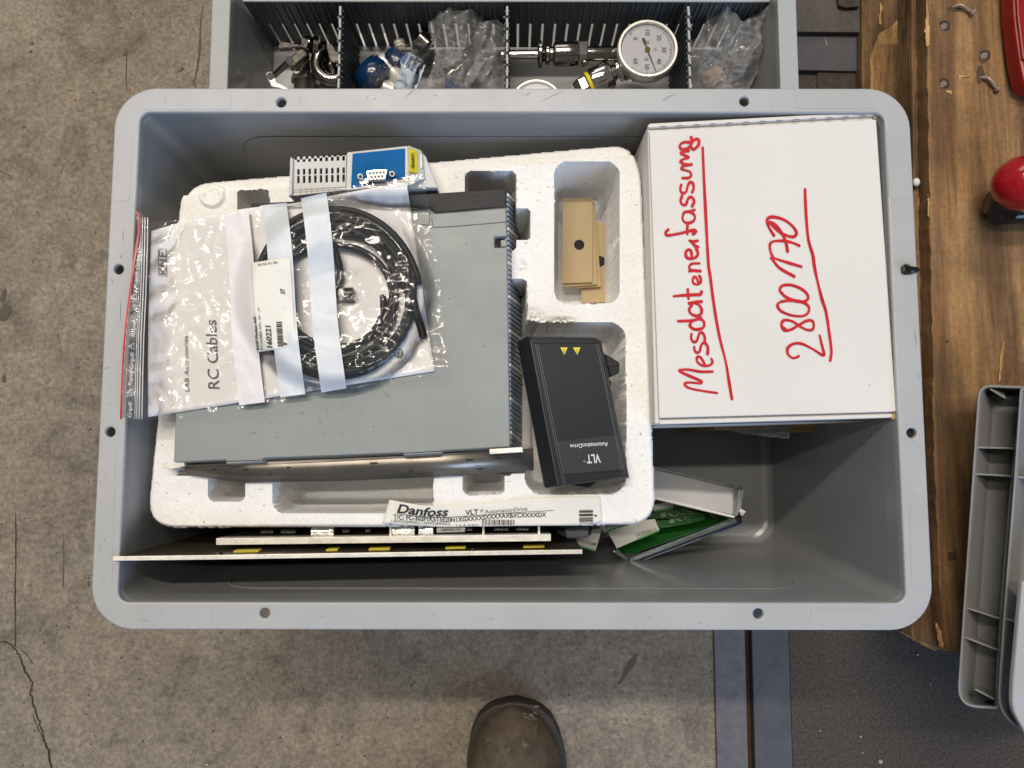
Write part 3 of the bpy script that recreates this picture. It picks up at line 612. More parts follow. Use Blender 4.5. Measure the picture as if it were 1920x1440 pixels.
# ------------------------------------------------------------------ clamp with wing nut (left compartment)
K = thing('pipe_clamp', 'dark pipe clamp with wing nut and bright lever arm in left compartment of low crate', 'clamp', P(560, 110, .02))
def q4(x, y): return (480 + x * 180 / 1920, 60 + y * 180 / 1920)
def pq(x, y, z): return P(*q4(x, y), z)
MB().px([q4(*p) for p in ((430, 290), (460, 210), (520, 175), (870, 235), (900, 270), (870, 300), (440, 340))], .072, .006).build('wing', M['gun'], K, bevel=.0012)
MB().px([q4(*p) for p in ((600, 600), (640, 530), (900, 300), (1010, 340), (1040, 440), (760, 680), (680, 705), (620, 670))], .068, .010).build('wing', M['gun'], K, bevel=.0025)
MB().px([q4(*p) for p in ((880, 150), (930, 90), (1010, 120), (1060, 200), (1020, 320), (930, 330))], .074, .010).build('wing', M['gun'], K, bevel=.0012)
MB().lathe(pq(930, 230, .062), pq(1260, 300, .058), [(0, .006), (.3, .0105), (.45, .0105), (.5, .0075), (.7, .0115), (1, .011)], 20).build('nut', M['gun'], K, 40)
MB().cyl(pq(680, 580, .066), pq(680, 580, .0700), .0045, .0040, 16).build('pin', M['chrome'], K, 40)
MB().cyl(pq(930, 268, .070), pq(930, 268, .0745), .0028, .0020, 14).build('pin', M['chrome'], K, 40)
MB().cyl(pq(640, 620, .062), pq(350, 880, .054), .0036, .0032, 14).build('rod', M['gun'], K, 40)
MB().px([q4(*p) for p in ((190, 820), (250, 785), (320, 790), (350, 850), (420, 1000), (500, 1040), (620, 1100), (720, 1200), (760, 1300), (680, 1300), (600, 1200), (480, 1130), (400, 1110), (310, 1100), (230, 950))], .056, .009).build('lever', M['steelbright'], K, bevel=.0012)
MB().cyl(pq(290, 880, .050), pq(290, 880, .0585), .0040, .0036, 18).build('pin', M['chrome'], K, 40)
ringp = [pq(1330 + 0, 230, .060)] + [pq(1540 + 330 * math.cos(a_), 620 - 340 * math.sin(a_), .056) for a_ in np.linspace(math.radians(118), math.radians(300), 16)]
MB().tube(ringp, [.0052] * 3 + [.0068] * (len(ringp) - 3), 12).build('half_ring', M['gun'], K, 60)
MB().px([q4(*p) for p in ((1390, 240), (1420, 220), (1520, 230), (1610, 380), (1680, 450), (1680, 600), (1480, 580), (1440, 440))], .064, .02).build('jaw', M['gun'], K, bevel=.002)
hb = thing('hose_barb', 'threaded steel hose barb standing under the black clamp', 'hose fitting', P(568, 150, .012))
A_, B_ = pq(930, 560, .034), pq(960, 1330, .034); prof = [(0, .006)]
for k in range(9): prof += [(.02 + k * .045, .0085), (.045 + k * .045, .0070)]
MB().lathe(A_, B_, prof, 24).build('thread', M['steel'], hb, 30)
MB().lathe(A_, B_, [(.41, .0135), (.44, .0142), (.56, .0142), (.59, .0135)], 6).build('hex_nut', M['steel'], hb, bevel=.0005)
prof = []
for k in range(7): prof += [(.60 + k * .055, .0108), (.645 + k * .055, .0085)]
MB().lathe(A_, B_, prof, 24).build('barb', M['steel'], hb, 30)
rp = thing('clamp_ferrule', 'short brown steel ferrule lying beside the hose barb at the slotted divider', 'pipe fitting', P(615, 140, .02))
MB().lathe(pq(1500, 1000, .026), pq(1560, 420, .040), [(0, .016), (.1, .019), (.16, .019), (.2, .013), (.5, .013), (.55, .016), (.62, .016), (.66, .0125), (.8, .0125), (.83, .015), (1, .014)], 30).build('body', M['gun'], rp, 40)
MB().px([(513, 78), (632, 78), (634, 185), (500, 185)], .0165, .0015).build('liner_sheet', M['frost'], None, bevel=.0005)
tag(S.objects['liner_sheet'], 'pale plastic sheet lying under the black clamp', 'liner')

# ------------------------------------------------------------------ bags in the low crate
def crumple(name, label, outline, z0, zamp, scale, seed, mt, group=None, sharp=1.0, step=1.5, fold=None):
    T_ = thing(name, label, 'plastic bag', P(sum(p[0] for p in outline) / len(outline), sum(p[1] for p in outline) / len(outline), z0 - .03), group)
    def dz(u, v):
        s = sdpoly(u, v, outline); wob = 5 * (fbm(u / 22., v / 22., 3, seed) - .45)
        rr = np.random.RandomState(seed); wu = u + 9 * (vn(u / 26., v / 26., seed) - .5) * 2; wv = v + 9 * (vn(u / 26., v / 26., seed + 1) - .5) * 2; h = np.zeros_like(u)
        for lam, am in ((1.9, 1.0), (1.25, .75), (.8, .55), (.55, .38), (.33, .20), (.2, .11)):
            for q_ in range(2):
                th = rr.rand() * 3.14; ph = (wu * math.cos(th) + wv * math.sin(th)) / (lam * scale) + rr.rand(); h = h + am * (np.abs((ph % 1) - .5) * 2 - .5) * (.4 + .6 * vn(u / 40., v / 40., seed + int(lam * 10) + q_))
        h = zamp * (.15 + .42 * h) - .016 * sstep(-26, 0, s)
        return h, (s + wob) < 0
    us = [p[0] for p in outline]; vs = [p[1] for p in outline]
    hfield('film', min(us) - 6, max(us) + 6, min(vs) - 6, max(vs) + 6, step, z0, dz, mt, T_, 180)
    return T_
vb = thing('blue_valve', 'blue capped steel valve sealed inside a clear bag next to the slotted divider', 'valve', P(725, 130, .02))
def q2(x, y): return (640 + x * 340 / 1920, y * 340 / 1920)
MB().lathe(P(*q2(230, 700), .050), P(*q2(430, 900), .045), [(0, .010), (.1, .019), (.55, .023), (.9, .021), (1, .012)], 24).build('cap', M['bluebag'], vb, 60)
MB().lathe(P(*q2(480, 560), .052), P(*q2(620, 700), .046), [(0, .008), (.15, .013), (.85, .014), (1, .008)], 20).build('cap', M['bluebag'], vb, 60)
MB().lathe(P(*q2(400, 600), .055), P(*q2(720, 960), .040), [(0, .005), (.1, .0085), (.5, .0085), (.55, .013), (1, .013)], 22).build('stem', M['steelbright'], vb, 40)
MB().lathe(P(*q2(610, 430), .050), P(*q2(640, 560), .048), [(0, .006), (.3, .007), (.33, .0055), (.6, .007), (.63, .0055), (1, .007)], 20).build('stem', M['steelbright'], vb, 40)
MB().lathe(P(*q2(560, 980), .040), P(*q2(420, 900), .050), [(0, .010), (.4, .012), (1, .006)], 20).build('stem', M['steelbright'], vb, 40)
MB().lathe(P(*q2(800, 380), .045), P(*q2(930, 500), .040), [(0, .004), (.2, .014), (.9, .015), (1, .01)], 22).build('flange', M['gun'], vb, 40)
tg = MB().px([q2(*p) for p in ((620, 620), (720, 550), (860, 640), (890, 690), (800, 930), (790, 980), (600, 980), (560, 900), (640, 760))], .062, .001).build('weight_tag', M['bluetag'], None)
tag(tg, 'pale blue printed tag lettered in dark blue, lying on the bagged valve', 'tag')
MB().px([q2(*p) for p in ((618, 615), (720, 562), (655, 690))], .0625, .0004).build('corner_print', M['textb'], tg)
tx = MB(); ptext(tx, 'GEWIC', [q2(710, 725), q2(775, 580)], q2(-26 + 0, -14 + 0) if False else (-6.4, -3.0), .0625, .0003, bold=.015)
ptext(tx, 'POIDS', [q2(762, 755), q2(828, 610)], (-6.2, -3.0), .0625, .0003, bold=.015); ptext(tx, 'PESO', [q2(818, 785), q2(865, 650)], (-6.2, -3.0), .0625, .0003, bold=.015)
tx.build('lettering', M['navy'], tg)
crumple('plastic_bag', 'clear bag wrapped tightly over the blue valve', [(668, 160), (672, 122), (706, 105), (730, 75), (762, 62), (800, 70), (812, 100), (796, 150), (770, 185), (690, 185)], .070, .010, 34., 3, M['film'])
crumple('plastic_bag', 'clear crumpled bag with zigzag folds rising in front of the top divider', [(800, 25), (818, 5), (836, -8), (890, -8), (905, 20), (885, 60), (905, 110), (870, 170), (800, 185), (790, 160), (815, 90), (803, 55)], .088, .016, 26., 12, M['film2'])
crumple('plastic_bag', 'slack clear bag beside the divider left of the chrome stem', [(880, 10), (930, 22), (952, 40), (945, 80), (948, 185), (838, 185), (850, 140), (880, 90)], .082, .014, 34., 21, M['film2'])
crumple('plastic_bag', 'large crumpled clear bag filling the right compartment of the low crate', [(1336, 10), (1350, -6), (1382, -6), (1400, 22), (1424, -6), (1462, -6), (1458, 40), (1450, 70), (1446, 100), (1400, 172), (1392, 190), (1300, 190), (1298, 120), (1302, 66), (1320, 52)], .086, .017, 28., 31, M['film2'])
bp_ = thing('steel_fitting', 'dull steel fitting inside the slack clear bag', 'pipe fitting', P(890, 120, .02))
MB().lathe(P(885, 60, .045), P(925, 82, .042), [(0, .006), (.2, .013), (.7, .015), (.75, .009), (1, .009)], 24).build('body', M['gun'], bp_, 40)
MB().lathe(P(905, 95, .035), P(840, 150, .035), [(0, .012), (.3, .014), (.34, .010), (.8, .010), (.84, .015), (1, .015)], 24).build('body', M['gun'], bp_, 40)
MB().px([(838, 143), (872, 168), (864, 190), (830, 176)], .040, .01).build('blue_sleeve', M['textb'], bp_, bevel=.002)
bq = thing('copper_fitting', 'brownish fitting seen dimly through the right crumpled bag', 'pipe fitting', P(1370, 110, .02))
MB().lathe(P(1352, 108, .035), P(1408, 96, .038), [(0, .006), (.15, .012), (.5, .012), (.52, .017), (.65, .017), (.67, .010), (1, .010)], 24).build('body', M['gun'], bq, 40)
MB().lathe(P(1318, 160, .03), P(1352, 138, .035), [(0, .008), (.3, .011), (1, .011)], 24).build('body', M['brown'], bq, 40)
MB().px([(668, 62), (742, 62), (742, 120), (668, 120)], .0165, .0015).build('paper_sheet', M['frost'], None)
tag(S.objects['paper_sheet'], 'grey sheet on the crate floor behind the blue valve', 'sheet')

ZO = 0.0
# ================================================================== BIG CRATE: styrofoam tray
ZE = .320
EPO = roundpoly([(338, 338), (1176, 262), (1203, 300), (1233, 986), (270, 992)], [48, 26, 50, 58, 62], 8)
PK = [(1040, 303, 1161, 569, 26, .066, 1), (985, 604, 1173, 927, 34, .055, 0), (872, 322, 968, 470, 12, .052, 1), (446, 355, 505, 460, 10, .05, 1),
      (332, 424, 958, 892, 6, .095, 0), (560, 374, 958, 700, 6, .095, 0), (930, 392, 994, 449, 8, .06, 0), (930, 524, 988, 640, 10, .06, 0), (930, 600, 1010, 850, 14, .050, 0),
      (391, 850, 459, 940, 14, .050, 0), (512, 850, 812, 962, 22, .058, 0), (868, 850, 946, 928, 14, .050, 0), (930, 840, 1003, 886, 4, .05, 0)]
def eps(u, v):
    jag_ = 3.2 * (fbm(u / 7., v / 7., 3, 5) - .45); big = 2.5 * (fbm(u / 60., v / 60., 2, 9) - .4)
    so = sdpoly(u, v, EPO)
    d = np.zeros_like(u)
    for (a, b_, c, e, r, dep, rough) in PK:
        s = sdrr(u, v, a, b_, c, e, r) + big * .8 + jag_ * (.8 if rough else .35)
        if dep in (.095,): w = 3
        else: w = 11
        if (a, b_) == (512, 850): s = np.maximum(s, -(v - 0) * 0 - 1e9)
        dd = dep * (sstep(0, 2.4, -s) * .62 + .38 * sstep(1.5, w + 8, -s)); d = np.maximum(d, dd)
    # broken beads near the right end of the drive pit
    z = -d
    nb = np.abs(vn(u / 4.2, v / 4.2, 2) - .5)
    worn = np.clip(1 - np.hypot((u - 1000) / 26, (v - 600) / 26), 0, 1) + np.clip(1 - np.hypot((u - 1050) / 40, (v - 603) / 10), 0, 1) + np.clip(1 - np.hypot((u - 978) / 12, (v - 500) / 14), 0, 1)
    z = z - .010 * np.clip(worn, 0, 1) * (nb + .2) * (d < .02)
    # lower step along the far edge, worn
    ed = 262 + (1176 - u) * .0907
    z = z - .006 * sstep(-2, 2, (ed + 27 - v) + big) * (d < .003)
    # broken lip along the near edge
    lip = sstep(0, 3, (u - 520)) * sstep(0, 3, (1000 - u)) * sstep(958, 961, v + 3 * jag_) * 0
    z = z - .005 * lip
    # moulded boss
    ho = np.hypot((u - 398) / 1.0, v - 366); z = z + .0022 * (sstep(25, 22, ho) - .8 * sstep(16, 11, ho)) * (d < .004)
    # outer edge falls to the crate floor
    rim = so + jag_ * .6 + .4 * big
    z = np.where(rim > 0, -.19, z - .0035 * sstep(-7, 0, rim)); z = np.where(rim > 3, -.204, z)
    z = z + .00030 * (fbm(u / 3.0, v / 3.0, 2, 3) - .4) + .0006 * (fbm(u / 25., v / 25., 2, 13) - .4)
    return z, rim < 6
E_ = hfield('styrofoam_tray', 262, 1242, 252, 1000, 2.2, ZE, eps, M['styro'], None, 62, base=(P(740, 640, ZE).x, P(740, 640, ZE).y, .14))
tag(E_, 'white moulded styrofoam tray with cut-out pockets holding the grey drive', 'packing foam')
dots = MB()
# product label, crinkled, stuck over the near edge of the foam
def zlab(u, v): return ZE + .0012 + .0035 * np.abs(np.sin((u - 730) / 36.)) * sstep(905, 800, u) * sstep(985, 950, v) * sstep(722, 760, u) + .0012 * sstep(930, 980, u) * 0
lp = [(730, 938), (792, 948), (840, 948), (905, 944), (980, 934), (1055, 931), (1125, 931), (1129, 977), (1110, 984), (960, 986), (830, 988), (760, 984), (718, 981)]
lb = hfield('product_label', 715, 1132, 928, 992, 3.0, 0.0, lambda u, v: (zlab(u, v), sdpoly(u, v, lp) < 1.0), M['label'], E_, 180) if False else None
uu, vv = np.meshgrid(np.linspace(0, 1, 90), np.linspace(0, 1, 14))
topu = np.interp(uu, np.linspace(0, 1, 7), [730, 792, 840, 905, 980, 1055, 1126]); topv = np.interp(uu, np.linspace(0, 1, 7), [937, 948, 948, 944, 934, 931, 931])
botu = 717 + (1129 - 717) * uu; botv = np.interp(uu, [0, .1, .28, .6, .93, 1], [981, 984, 988, 986, 984, 977]); LU = topu * (1 - vv) + botu * vv; LV = topv * (1 - vv) + botv * vv
X = PN(LU, LV, zlab(LU, LV)); h, w = uu.shape; idx = np.arange(h * w).reshape(h, w)
q = np.stack([idx[:-1, :-1], idx[1:, :-1], idx[1:, 1:], idx[:-1, 1:]], -1).reshape(-1, 4); me = bpy.data.meshes.new('product_label'); me.from_pydata(X.reshape(-1, 3).tolist(), [], q.tolist()); me.update()
lab = link('product_label', me, M['label'], E_, 180); sm_ = lab.modifiers.new('s', 'SOLIDIFY'); sm_.thickness = .0003
tx = MB(); zl = lambda u, v: zlab(u, v)
ptext(tx, 'Danfoss', [(744, 961), (770, 964), (800, 968), (839, 967.5)], (3.2, -15.5), zl, .0005, bold=.025, italic=.12)
ptext(tx, 'VLT', [(872.5, 966), (897, 964)], (0, -9), zl, .0005, bold=.02); ptext(tx, '®', [(900, 961), (907, 960)], (0, -5.5), zl, .0005)
ptext(tx, 'AutomationDrive', [(909, 963), (989, 957)], (0, -7), zl, .0005)
ptext(tx, 'T/C:', [(737.5, 973), (757, 975)], (0, -8.5), zl, .0005, bold=.01)
ptext(tx, 'FC-302P1K5T5E20H1XGXXXXSXXXXAXBXCXXXXDX', [(762, 974.5), (800, 977), (850, 979), (890, 976), (940, 971), (1024, 969)], (0, -8.2), zl, .0005, bold=.018)
ptext(tx, '1.5kW/2.0HP(HO) 1.5kW/2.0HP(NO)', [(734, 979), (790, 983), (844, 985)], (0, -5), zl, .0005)
ptext(tx, 'IN:', [(730, 985), (737, 985.5)], (0, -5), zl, .0005); ptext(tx, '1.2 A (NO)', [(856, 987.5), (897, 987)], (0, -4.5), zl, .0005)
ribbon(tx, [(744, 963), (775, 967), (815, 970), (870, 968), (950, 962), (1038, 957)], .9, zl, .0005)
rs = np.random.RandomState(3); u = 905.
while u < 965:
    wd = rs.choice([1.0, 1.0, 1.6, 2.4]); ribbon(tx, [(u, 974.5), (u, 985)], wd, zl, .0005, 1, caps=False); u += wd + rs.choice([1.1, 1.8])
v = 957.5
for wd in (1.2, 2.6, 1.2, 3.2, 1.2, 2.2, 2.6, 1.2): ribbon(tx, [(1086, v), (1112, v - .6)], wd, zl, .0005, 1, caps=False); v += wd + 1.3
blk = [(1116.5, 966.8)]; ribbon(tx, [(1115, 967), (1118, 967)], 3, zl, .0005, 1)
tx.build('lettering', M['text'], lab)

# ------------------------------------------------------------------ frequency drive
D = thing('frequency_drive', 'big grey electronic drive unit with dark cap lying on its side in the styrofoam', 'drive unit', P(640, 620, .18))
ZV = .336
FT = {'TL': (352, 385, ZV - .004), 'TR': (949, 353, ZV), 'BR': (956, 838, ZV + .002), 'BL': (325, 866, ZV - .002)}
def fz(u, v): return ZV + .001 + 0 * u
def D3(u, v, dz=0): return P(u, v, ZV + dz)
capline = [(330, 424), (799, 392), (806, 392), (818, 399), (949, 388)]
# main case below the cap
def slab(top, bot_shift, h, mb):
    t = [P(p[0], p[1], p[2] if len(p) > 2 else ZV) for p in top]; b = [Vector((q.x + bot_shift[0], q.y + bot_shift[1], q.z - h)) for q in t]; return mb.prism(t, b)
SH = (.013, -.014)      # the case leans a little in its pit
recess = [(927, 444), (948, 443), (948.5, 463), (927, 464)]
case = [(408, 421), (799, 393), (806, 393), (818, 400), (949, 389), (950, 443), (927, 444), (927, 464), (950.5, 463), (956, 838), (828, 845), (827, 850), (756, 854), (755, 849), (493, 859), (492, 866), (424, 870), (423, 862), (345, 866), (325, 866), (335, 640), (380, 440)]
m = MB(); slab(case, SH, .085, m); m.build('case', M['drive'], D, bevel=.0008)
m = MB(); slab([(927, 444, ZV - .006), (950, 443, ZV - .006), (951, 463, ZV - .006), (927, 464, ZV - .006)], (0, 0), .01, m); m.build('latch_recess', M['drive2'], D)
m = MB(); slab([(939, 450, ZV - .002), (950, 449, ZV - .002), (950.5, 462, ZV - .002), (939, 463, ZV - .002)], (0, 0), .01, m); m.build('latch', M['drive'], D, bevel=.0004)
m = MB(); slab([(470, 416), (470, 381), (798, 363), (949, 353), (948.5, 388.2), (818, 399), (806, 392), (799, 392)], SH, .083, m); m.build('dark_cap', M['cap'], D, bevel=.001)
ms = MB(); loft([(800, 381), (949, 371)], .9, ms, ZV, .0002)
for pth in ([(805, 394), (804, 420), (784, 420)], [(810, 407), (811, 419), (822, 426), (949, 416)], [(799, 393), (806, 393), (818, 400), (949, 389)]): loft(pth, 1.1, ms, ZV, .0002)
loft([(345, 868), (620, 857), (965, 838)], 1.4, ms, ZV, .0002); ms.build('seam', M['text'], D)
rs = np.random.RandomState(4); sp = MB()
for (u, v) in ((874, 458), (790, 640), (842, 560), (700, 800), (390, 840), (600, 790), (520, 820), (870, 760)): sp.cyl(P(u, v, ZV), P(u, v, ZV + .0002), .0006, n=8)
loft([(468, 813), (480, 811)], 1.2, sp, ZV, .0002); loft([(640, 808), (642, 818)], 1.0, sp, ZV, .0002)
for k in range(34):
    u = 370 + 560 * rs.rand(); v = 430 + 400 * rs.rand(); a_ = rs.rand() * 3.14; l_ = 3 + 16 * rs.rand() ** 3
    if v > 700 or u > 850: ribbon(sp, [(u, v), (u + l_ * .5 * math.cos(a_), v + l_ * .5 * math.sin(a_) + rs.randn()), (u + l_ * math.cos(a_), v + l_ * math.sin(a_))], .35 + .4 * rs.rand(), ZV, .0002, 3, taper=[.2, 1, .2])
sp.build('scratch', M['drive_mark'], D)
# right-hand grille: slanted slats between face edge and lower side
for k in range(52):
    v0 = 362 + 9.1 * k; t = (v0 - 353) / 485.; ua = 950.2 + 6.2 * t; ub = 966 + 10 * min(1, t * 2.2); dv = 17
    if v0 + 6 > 834: break
    q1 = [P(ua, v0, ZV - .003), P(ua, v0 + 6.0, ZV - .003), P(ub, v0 + dv + 6.0, ZV - .062), P(ub, v0 + dv, ZV - .062)]
    MB().prism([Vector((p.x + .0012, p.y, p.z)) for p in q1], [Vector((p.x - .002, p.y, p.z)) for p in q1]).build('grille_slat', M['drive2'] if k % 7 else M['ltgrey'], D)
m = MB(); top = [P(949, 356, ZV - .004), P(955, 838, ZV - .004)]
m.prism([top[0] + Vector((.0008, 0, 0)), top[1] + Vector((.0008, 0, 0)), P(977, 852, ZV - .068), P(963, 372, ZV - .068)], [top[0] - Vector((.01, 0, 0)), top[1] - Vector((.01, 0, 0)), top[1] + Vector((0, 0, -.075)), top[0] + Vector((0, 0, -.075))]); m.build('side_wall', M['hole'], D)  # near-black side: shade between the slats put into its colour
# galvanised back plate leaning out beyond the near side
bz = ZV - .006
t1 = [P(345, 871, bz), P(480, 866, bz), P(640, 860, bz), P(800, 852, bz), P(1000, 842, bz)]
b1 = [P(352, 890, .3245), P(450, 905, .3235), P(640, 902, .3235), P(800, 895, .3235), P(1001, 882, .3245)]
m = MB(); n = len(t1); m.add(t1 + b1, [(i, i + 1, n + i + 1, n + i) for i in range(n - 1)]); bk = m.build('back_plate', M['backsteel'], D, 40); s_ = bk.modifiers.new('s', 'SOLIDIFY'); s_.thickness = .0016
fh = MB()
for (u, v, w_, f) in ((460, 881, 10, .5), (540, 876, 6, .4), (700, 868, 14, .3), (880, 862, 14, .3), (900, 879, 12, .6), (770, 883, 8, .6), (935, 858, 10, .2), (505, 890, 6, .7), (400, 880, 10, .4)):
    zz = bz - (bz - .3235) * f; loft([(u - w_ / 2, v + .4), (u + w_ / 2, v - .4)], 2.6, fh, zz, .0012)
fh.build('slot', M['hole'], D)
for pts, z in (([(303, 868), (345, 865), (346, 874), (320, 880), (304, 878)], ZV - .003), ([(917, 842), (980, 838), (981, 848), (918, 852)], ZV + .0015)):
    MB().px(pts, z, .004).build('mounting_tab', M['steelbright'], D, bevel=.0006)
for pts in ([(428, 864), (492, 861), (492, 866), (428, 869)], [(760, 850), (827, 847), (827, 850.5), (760, 854)]):
    MB().px(pts, ZV - .004, .004).build('latch_bar', M['steelbright'], D, bevel=.0003)
    MB().px([(p[0] + (0 if i in (0, 3) else 0), p[1] - 4) for i, p in enumerate(pts)], ZV - .008, .003).build('slot', M['hole'], D)
MB().px([(345, 875), (420, 876), (430, 905), (350, 893)], .283, .02).build('terminal_block', M['steel'], D, bevel=.001)

# ------------------------------------------------------------------ black front cover
C = thing('black_cover', 'black plastic cover with yellow warning triangles lying in the styrofoam pocket', 'cover', P(1080, 770, .22))
ZC = .339
rim_ = [(971, 640), (987, 630.5), (1117, 633), (1127, 640), (1180, 896), (1022, 915)]
top = [(993, 637), (1115, 638.5), (1123, 643), (1175, 893), (1045, 910)]
A0 = [P(u, v, ZC - z) for (u, v), z in zip(rim_, (.010, .005, .003, .004, .005, .010))]
m = MB(); A1 = [P(993, 635.5, ZC), P(1003, 634.5, ZC), P(1114, 637, ZC), P(1123, 642, ZC), P(1174, 892, ZC), P(1045.5, 911, ZC)]
bot = [Vector((q.x, q.y, q.z - .020)) for q in A0]; n = 6
m.add(A1 + A0 + bot, [tuple(range(n))] + [(i, (i + 1) % n, n + (i + 1) % n, n + i) for i in range(n)] + [(n + i, n + (i + 1) % n, 2 * n + (i + 1) % n, 2 * n + i) for i in range(n)] + [tuple(range(3 * n - 1, 2 * n - 1, -1))])
m.build('shell', M['black'], C, bevel=.0006)
ms = MB()
for pth in ([(1004, 645), (1030, 775), (1056, 909)], [(1008, 645), (1034, 775), (1060, 909)], [(1118, 643), (1148, 790), (1168, 892)], [(995, 640), (1020, 775), (1046, 909)], [(1122, 644), (1151, 790), (1172, 890)]): ribbon(ms, pth, .8, ZC, .0003, 3, caps=False)
ms.build('ridge', M['blackline'], C)
ms = MB(); ribbon(ms, [(1000, 643.5), (1122, 643.5)], 1.4, ZC, .0003, 1, caps=False); ribbon(ms, [(1055, 891), (1174, 881)], 1.0, ZC, .0003, 1, caps=False)
ms.add([P(1116 + 12 * math.cos(a_), 900 - 11 * math.sin(a_), ZC + .0004) for a_ in np.linspace(.12, math.pi - .25, 12)], [tuple(range(12))]); ms.build('groove', M['hole'], C)
MB().px([(1043, 828), (1158, 815), (1173, 880), (1056, 889)], ZC + .0003, .0003).build('name_panel', M['cap'], C)
for du in (0, 24):
    t_ = MB().px([(1050.5 + du, 651.5), (1064 + du, 651.5), (1058.5 + du, 665.5)], ZC + .0004, .0003).build('warning_triangle', M['yellow'], C)
    bo = MB(); ribbon(bo, [(1058.5 + du, 654), (1056.8 + du, 658.5), (1058.8 + du, 658), (1057.8 + du, 662)], .9, ZC, .0007, 1); bo.build('flash_symbol', M['text'], t_)
tx = MB(); ptext(tx, 'AutomationDrive', [(1139.5, 829), (1068.5, 833)], (1.0, 7.8), ZC, .0006, bold=.012); ptext(tx, 'VLT', [(1125, 851.5), (1099, 853)], (1.8, 15.5), ZC, .0006, bold=.025); ptext(tx, '®', [(1097.5, 863), (1094, 863)], (.3, 3.4), ZC, .0006)
tx.build('lettering', M['textw'], C)
m = MB().px([(1132, 662), (1150, 672), (1162, 680), (1161, 699), (1144, 707), (1140, 690)], ZC - .014, .012); m.build('clip', M['black'], C, bevel=.001)
MB().px([(1137, 681), (1160, 680), (1160, 684), (1138, 687)], ZC - .0125, .010).build('clip', M['cap'], C, bevel=.0006)
MB().px([(1141, 712), (1147, 716), (1146, 722), (1143, 722)], ZC - .014, .01).build('clip', M['black'], C)
MB().px([(1058, 905), (1124, 897), (1118, 905), (1104, 915), (1080, 911)], ZC - .022, .008).build('clip', M['black'], C, bevel=.0006)

# ------------------------------------------------------------------ cardboard spacers in the foam pocket
def spacer(pts, z, label, hole=None, h=.0016, sub=None):
    t = thing('cardboard_spacer', label, 'cardboard piece', P(sum(p[0] for p in pts) / 4, sum(p[1] for p in pts) / 4, z - h), 'tan cardboard spacers')
    sp_ = [[tuple(P(*p, z)[:2]) for p in pts]]
    if hole: c = P(hole[0], hole[1], z); sp_.append(circ(c.x, c.y, hole[2], 22))
    me = curve_mesh(sp_, h / 2, 0, z - h / 2); link('sheet', me, M['tan'], t)
    if hole: MB().lathe(Vector((c.x, c.y, z - h - .012)), Vector((c.x, c.y, z - h + .0004)), [(0, hole[2]), (1, hole[2])], 20).build('hole_shade', M['hole'] if hole[2] > .004 else M['bead'], t, 40) if sub is None else None  # black plug just under the sheet paints the hole's shade
    return t
spacer([(1092, 417), (1141, 416), (1147, 566), (1090, 568)], .267, 'tan cardboard strip lying lowest and furthest right in the foam pocket', (1125, 490, .0046))
spacer([(1062, 380), (1115, 380), (1127, 537), (1072, 541)], .2715, 'third tan cardboard strip down, its right edge fanned out under the stack', None)
spacer([(1056, 378), (1113, 378), (1120, 533), (1058, 538)], .2742, 'second tan cardboard strip down, just under the holed one', None, .0022)
spacer([(1055, 372), (1111, 371), (1110.5, 529), (1053.5, 531)], .2770, 'topmost tan cardboard strip with a round hole showing dark', (1086, 459, .0044), .002)

# ------------------------------------------------------------------ blue faced module with D-sub socket
Q = thing('interface_module', 'light grey terminal module with blue face plate and nine-hole socket', 'electronic module', P(680, 320, .24))
ZM = .3490
MB().px([(543, 362), (541.5, 368), (800, 352), (821, 352), (798, 292), (770, 281), (648, 290), (543, 300)], ZM - .010, .055).build('base', M['ltgrey'], Q, bevel=.0008)
sl = []
for r_, (va, vb_) in enumerate(((-31, -21), (-8, 3), (5, 19))):
    for k in range(9):
        u0 = 557 + k * 10.6; vc = 325 - (u0 - 556) * .035
        q = [(u0, vc + va), (u0 + 4.8, vc + va - .3), (u0 + 4.8, vc + vb_ - .3), (u0, vc + vb_)]; sl.append([tuple(P(*p, ZM - .006)[:2]) for p in q])
outer = [(545, 294.5), (553, 300), (649, 292), (648, 356), (541, 368)]
me = curve_mesh([[tuple(P(*p, ZM - .006)[:2]) for p in outer]] + sl, .0016, 0, ZM - .0076); link('vent_grille', me, M['ltgrey'], Q)
MB().px([(554, 294), (648, 288), (648, 352), (552, 358)], ZM - .0095, .001).build('vent_interior', M['hole'], Q)  # near-black sheet painted as the shade behind the vents
MB().px([(544, 294), (549, 297), (547, 366), (541.5, 367)], ZM - .003, .008).build('end_flange', M['ltgrey'], Q, bevel=.0006)
ms = MB(); loft([(545, 357), (648, 350)], .8, ms, ZM - .006); loft([(545, 361), (648, 354)], .6, ms, ZM - .006)
for k in range(9): loft([(563.5 + k * 10.6, 351), (563 + k * 10.6, 366 - k * .3)], .7, ms, ZM - .006)
ms.build('seam', M['drive2'], Q)
MB().px([(650, 285), (765, 272.5), (768, 334), (766, 345), (652, 357), (648, 356)], ZM, .03).build('front_block', M['ltgrey'], Q, bevel=.001)
MB().prism([P(765, 272.5, ZM), P(790, 282, ZM - .008), P(797, 335, ZM - .008), P(768, 345, ZM)], [P(765, 275, ZM - .04), P(798, 292, ZM - .05), P(821, 357, ZM - .05), P(768, 357, ZM - .04)]).build('side_block', M['ltgrey'], Q, bevel=.0006)
MB().px([(661, 288), (759.5, 278), (759, 334), (658, 352)], ZM + .0008, .0008).build('blue_plate', M['blue'], Q, bevel=.0002)
yl = MB().prism([P(767, 278, ZM + .0010), P(782, 283, ZM - .0040), P(783, 325, ZM - .0040), P(767.5, 322, ZM + .0010)], [P(767, 278, ZM - .001), P(782, 283, ZM - .006), P(783, 325, ZM - .006), P(767.5, 322, ZM - .001)]).build('yellow_label', M['yellow'], Q)
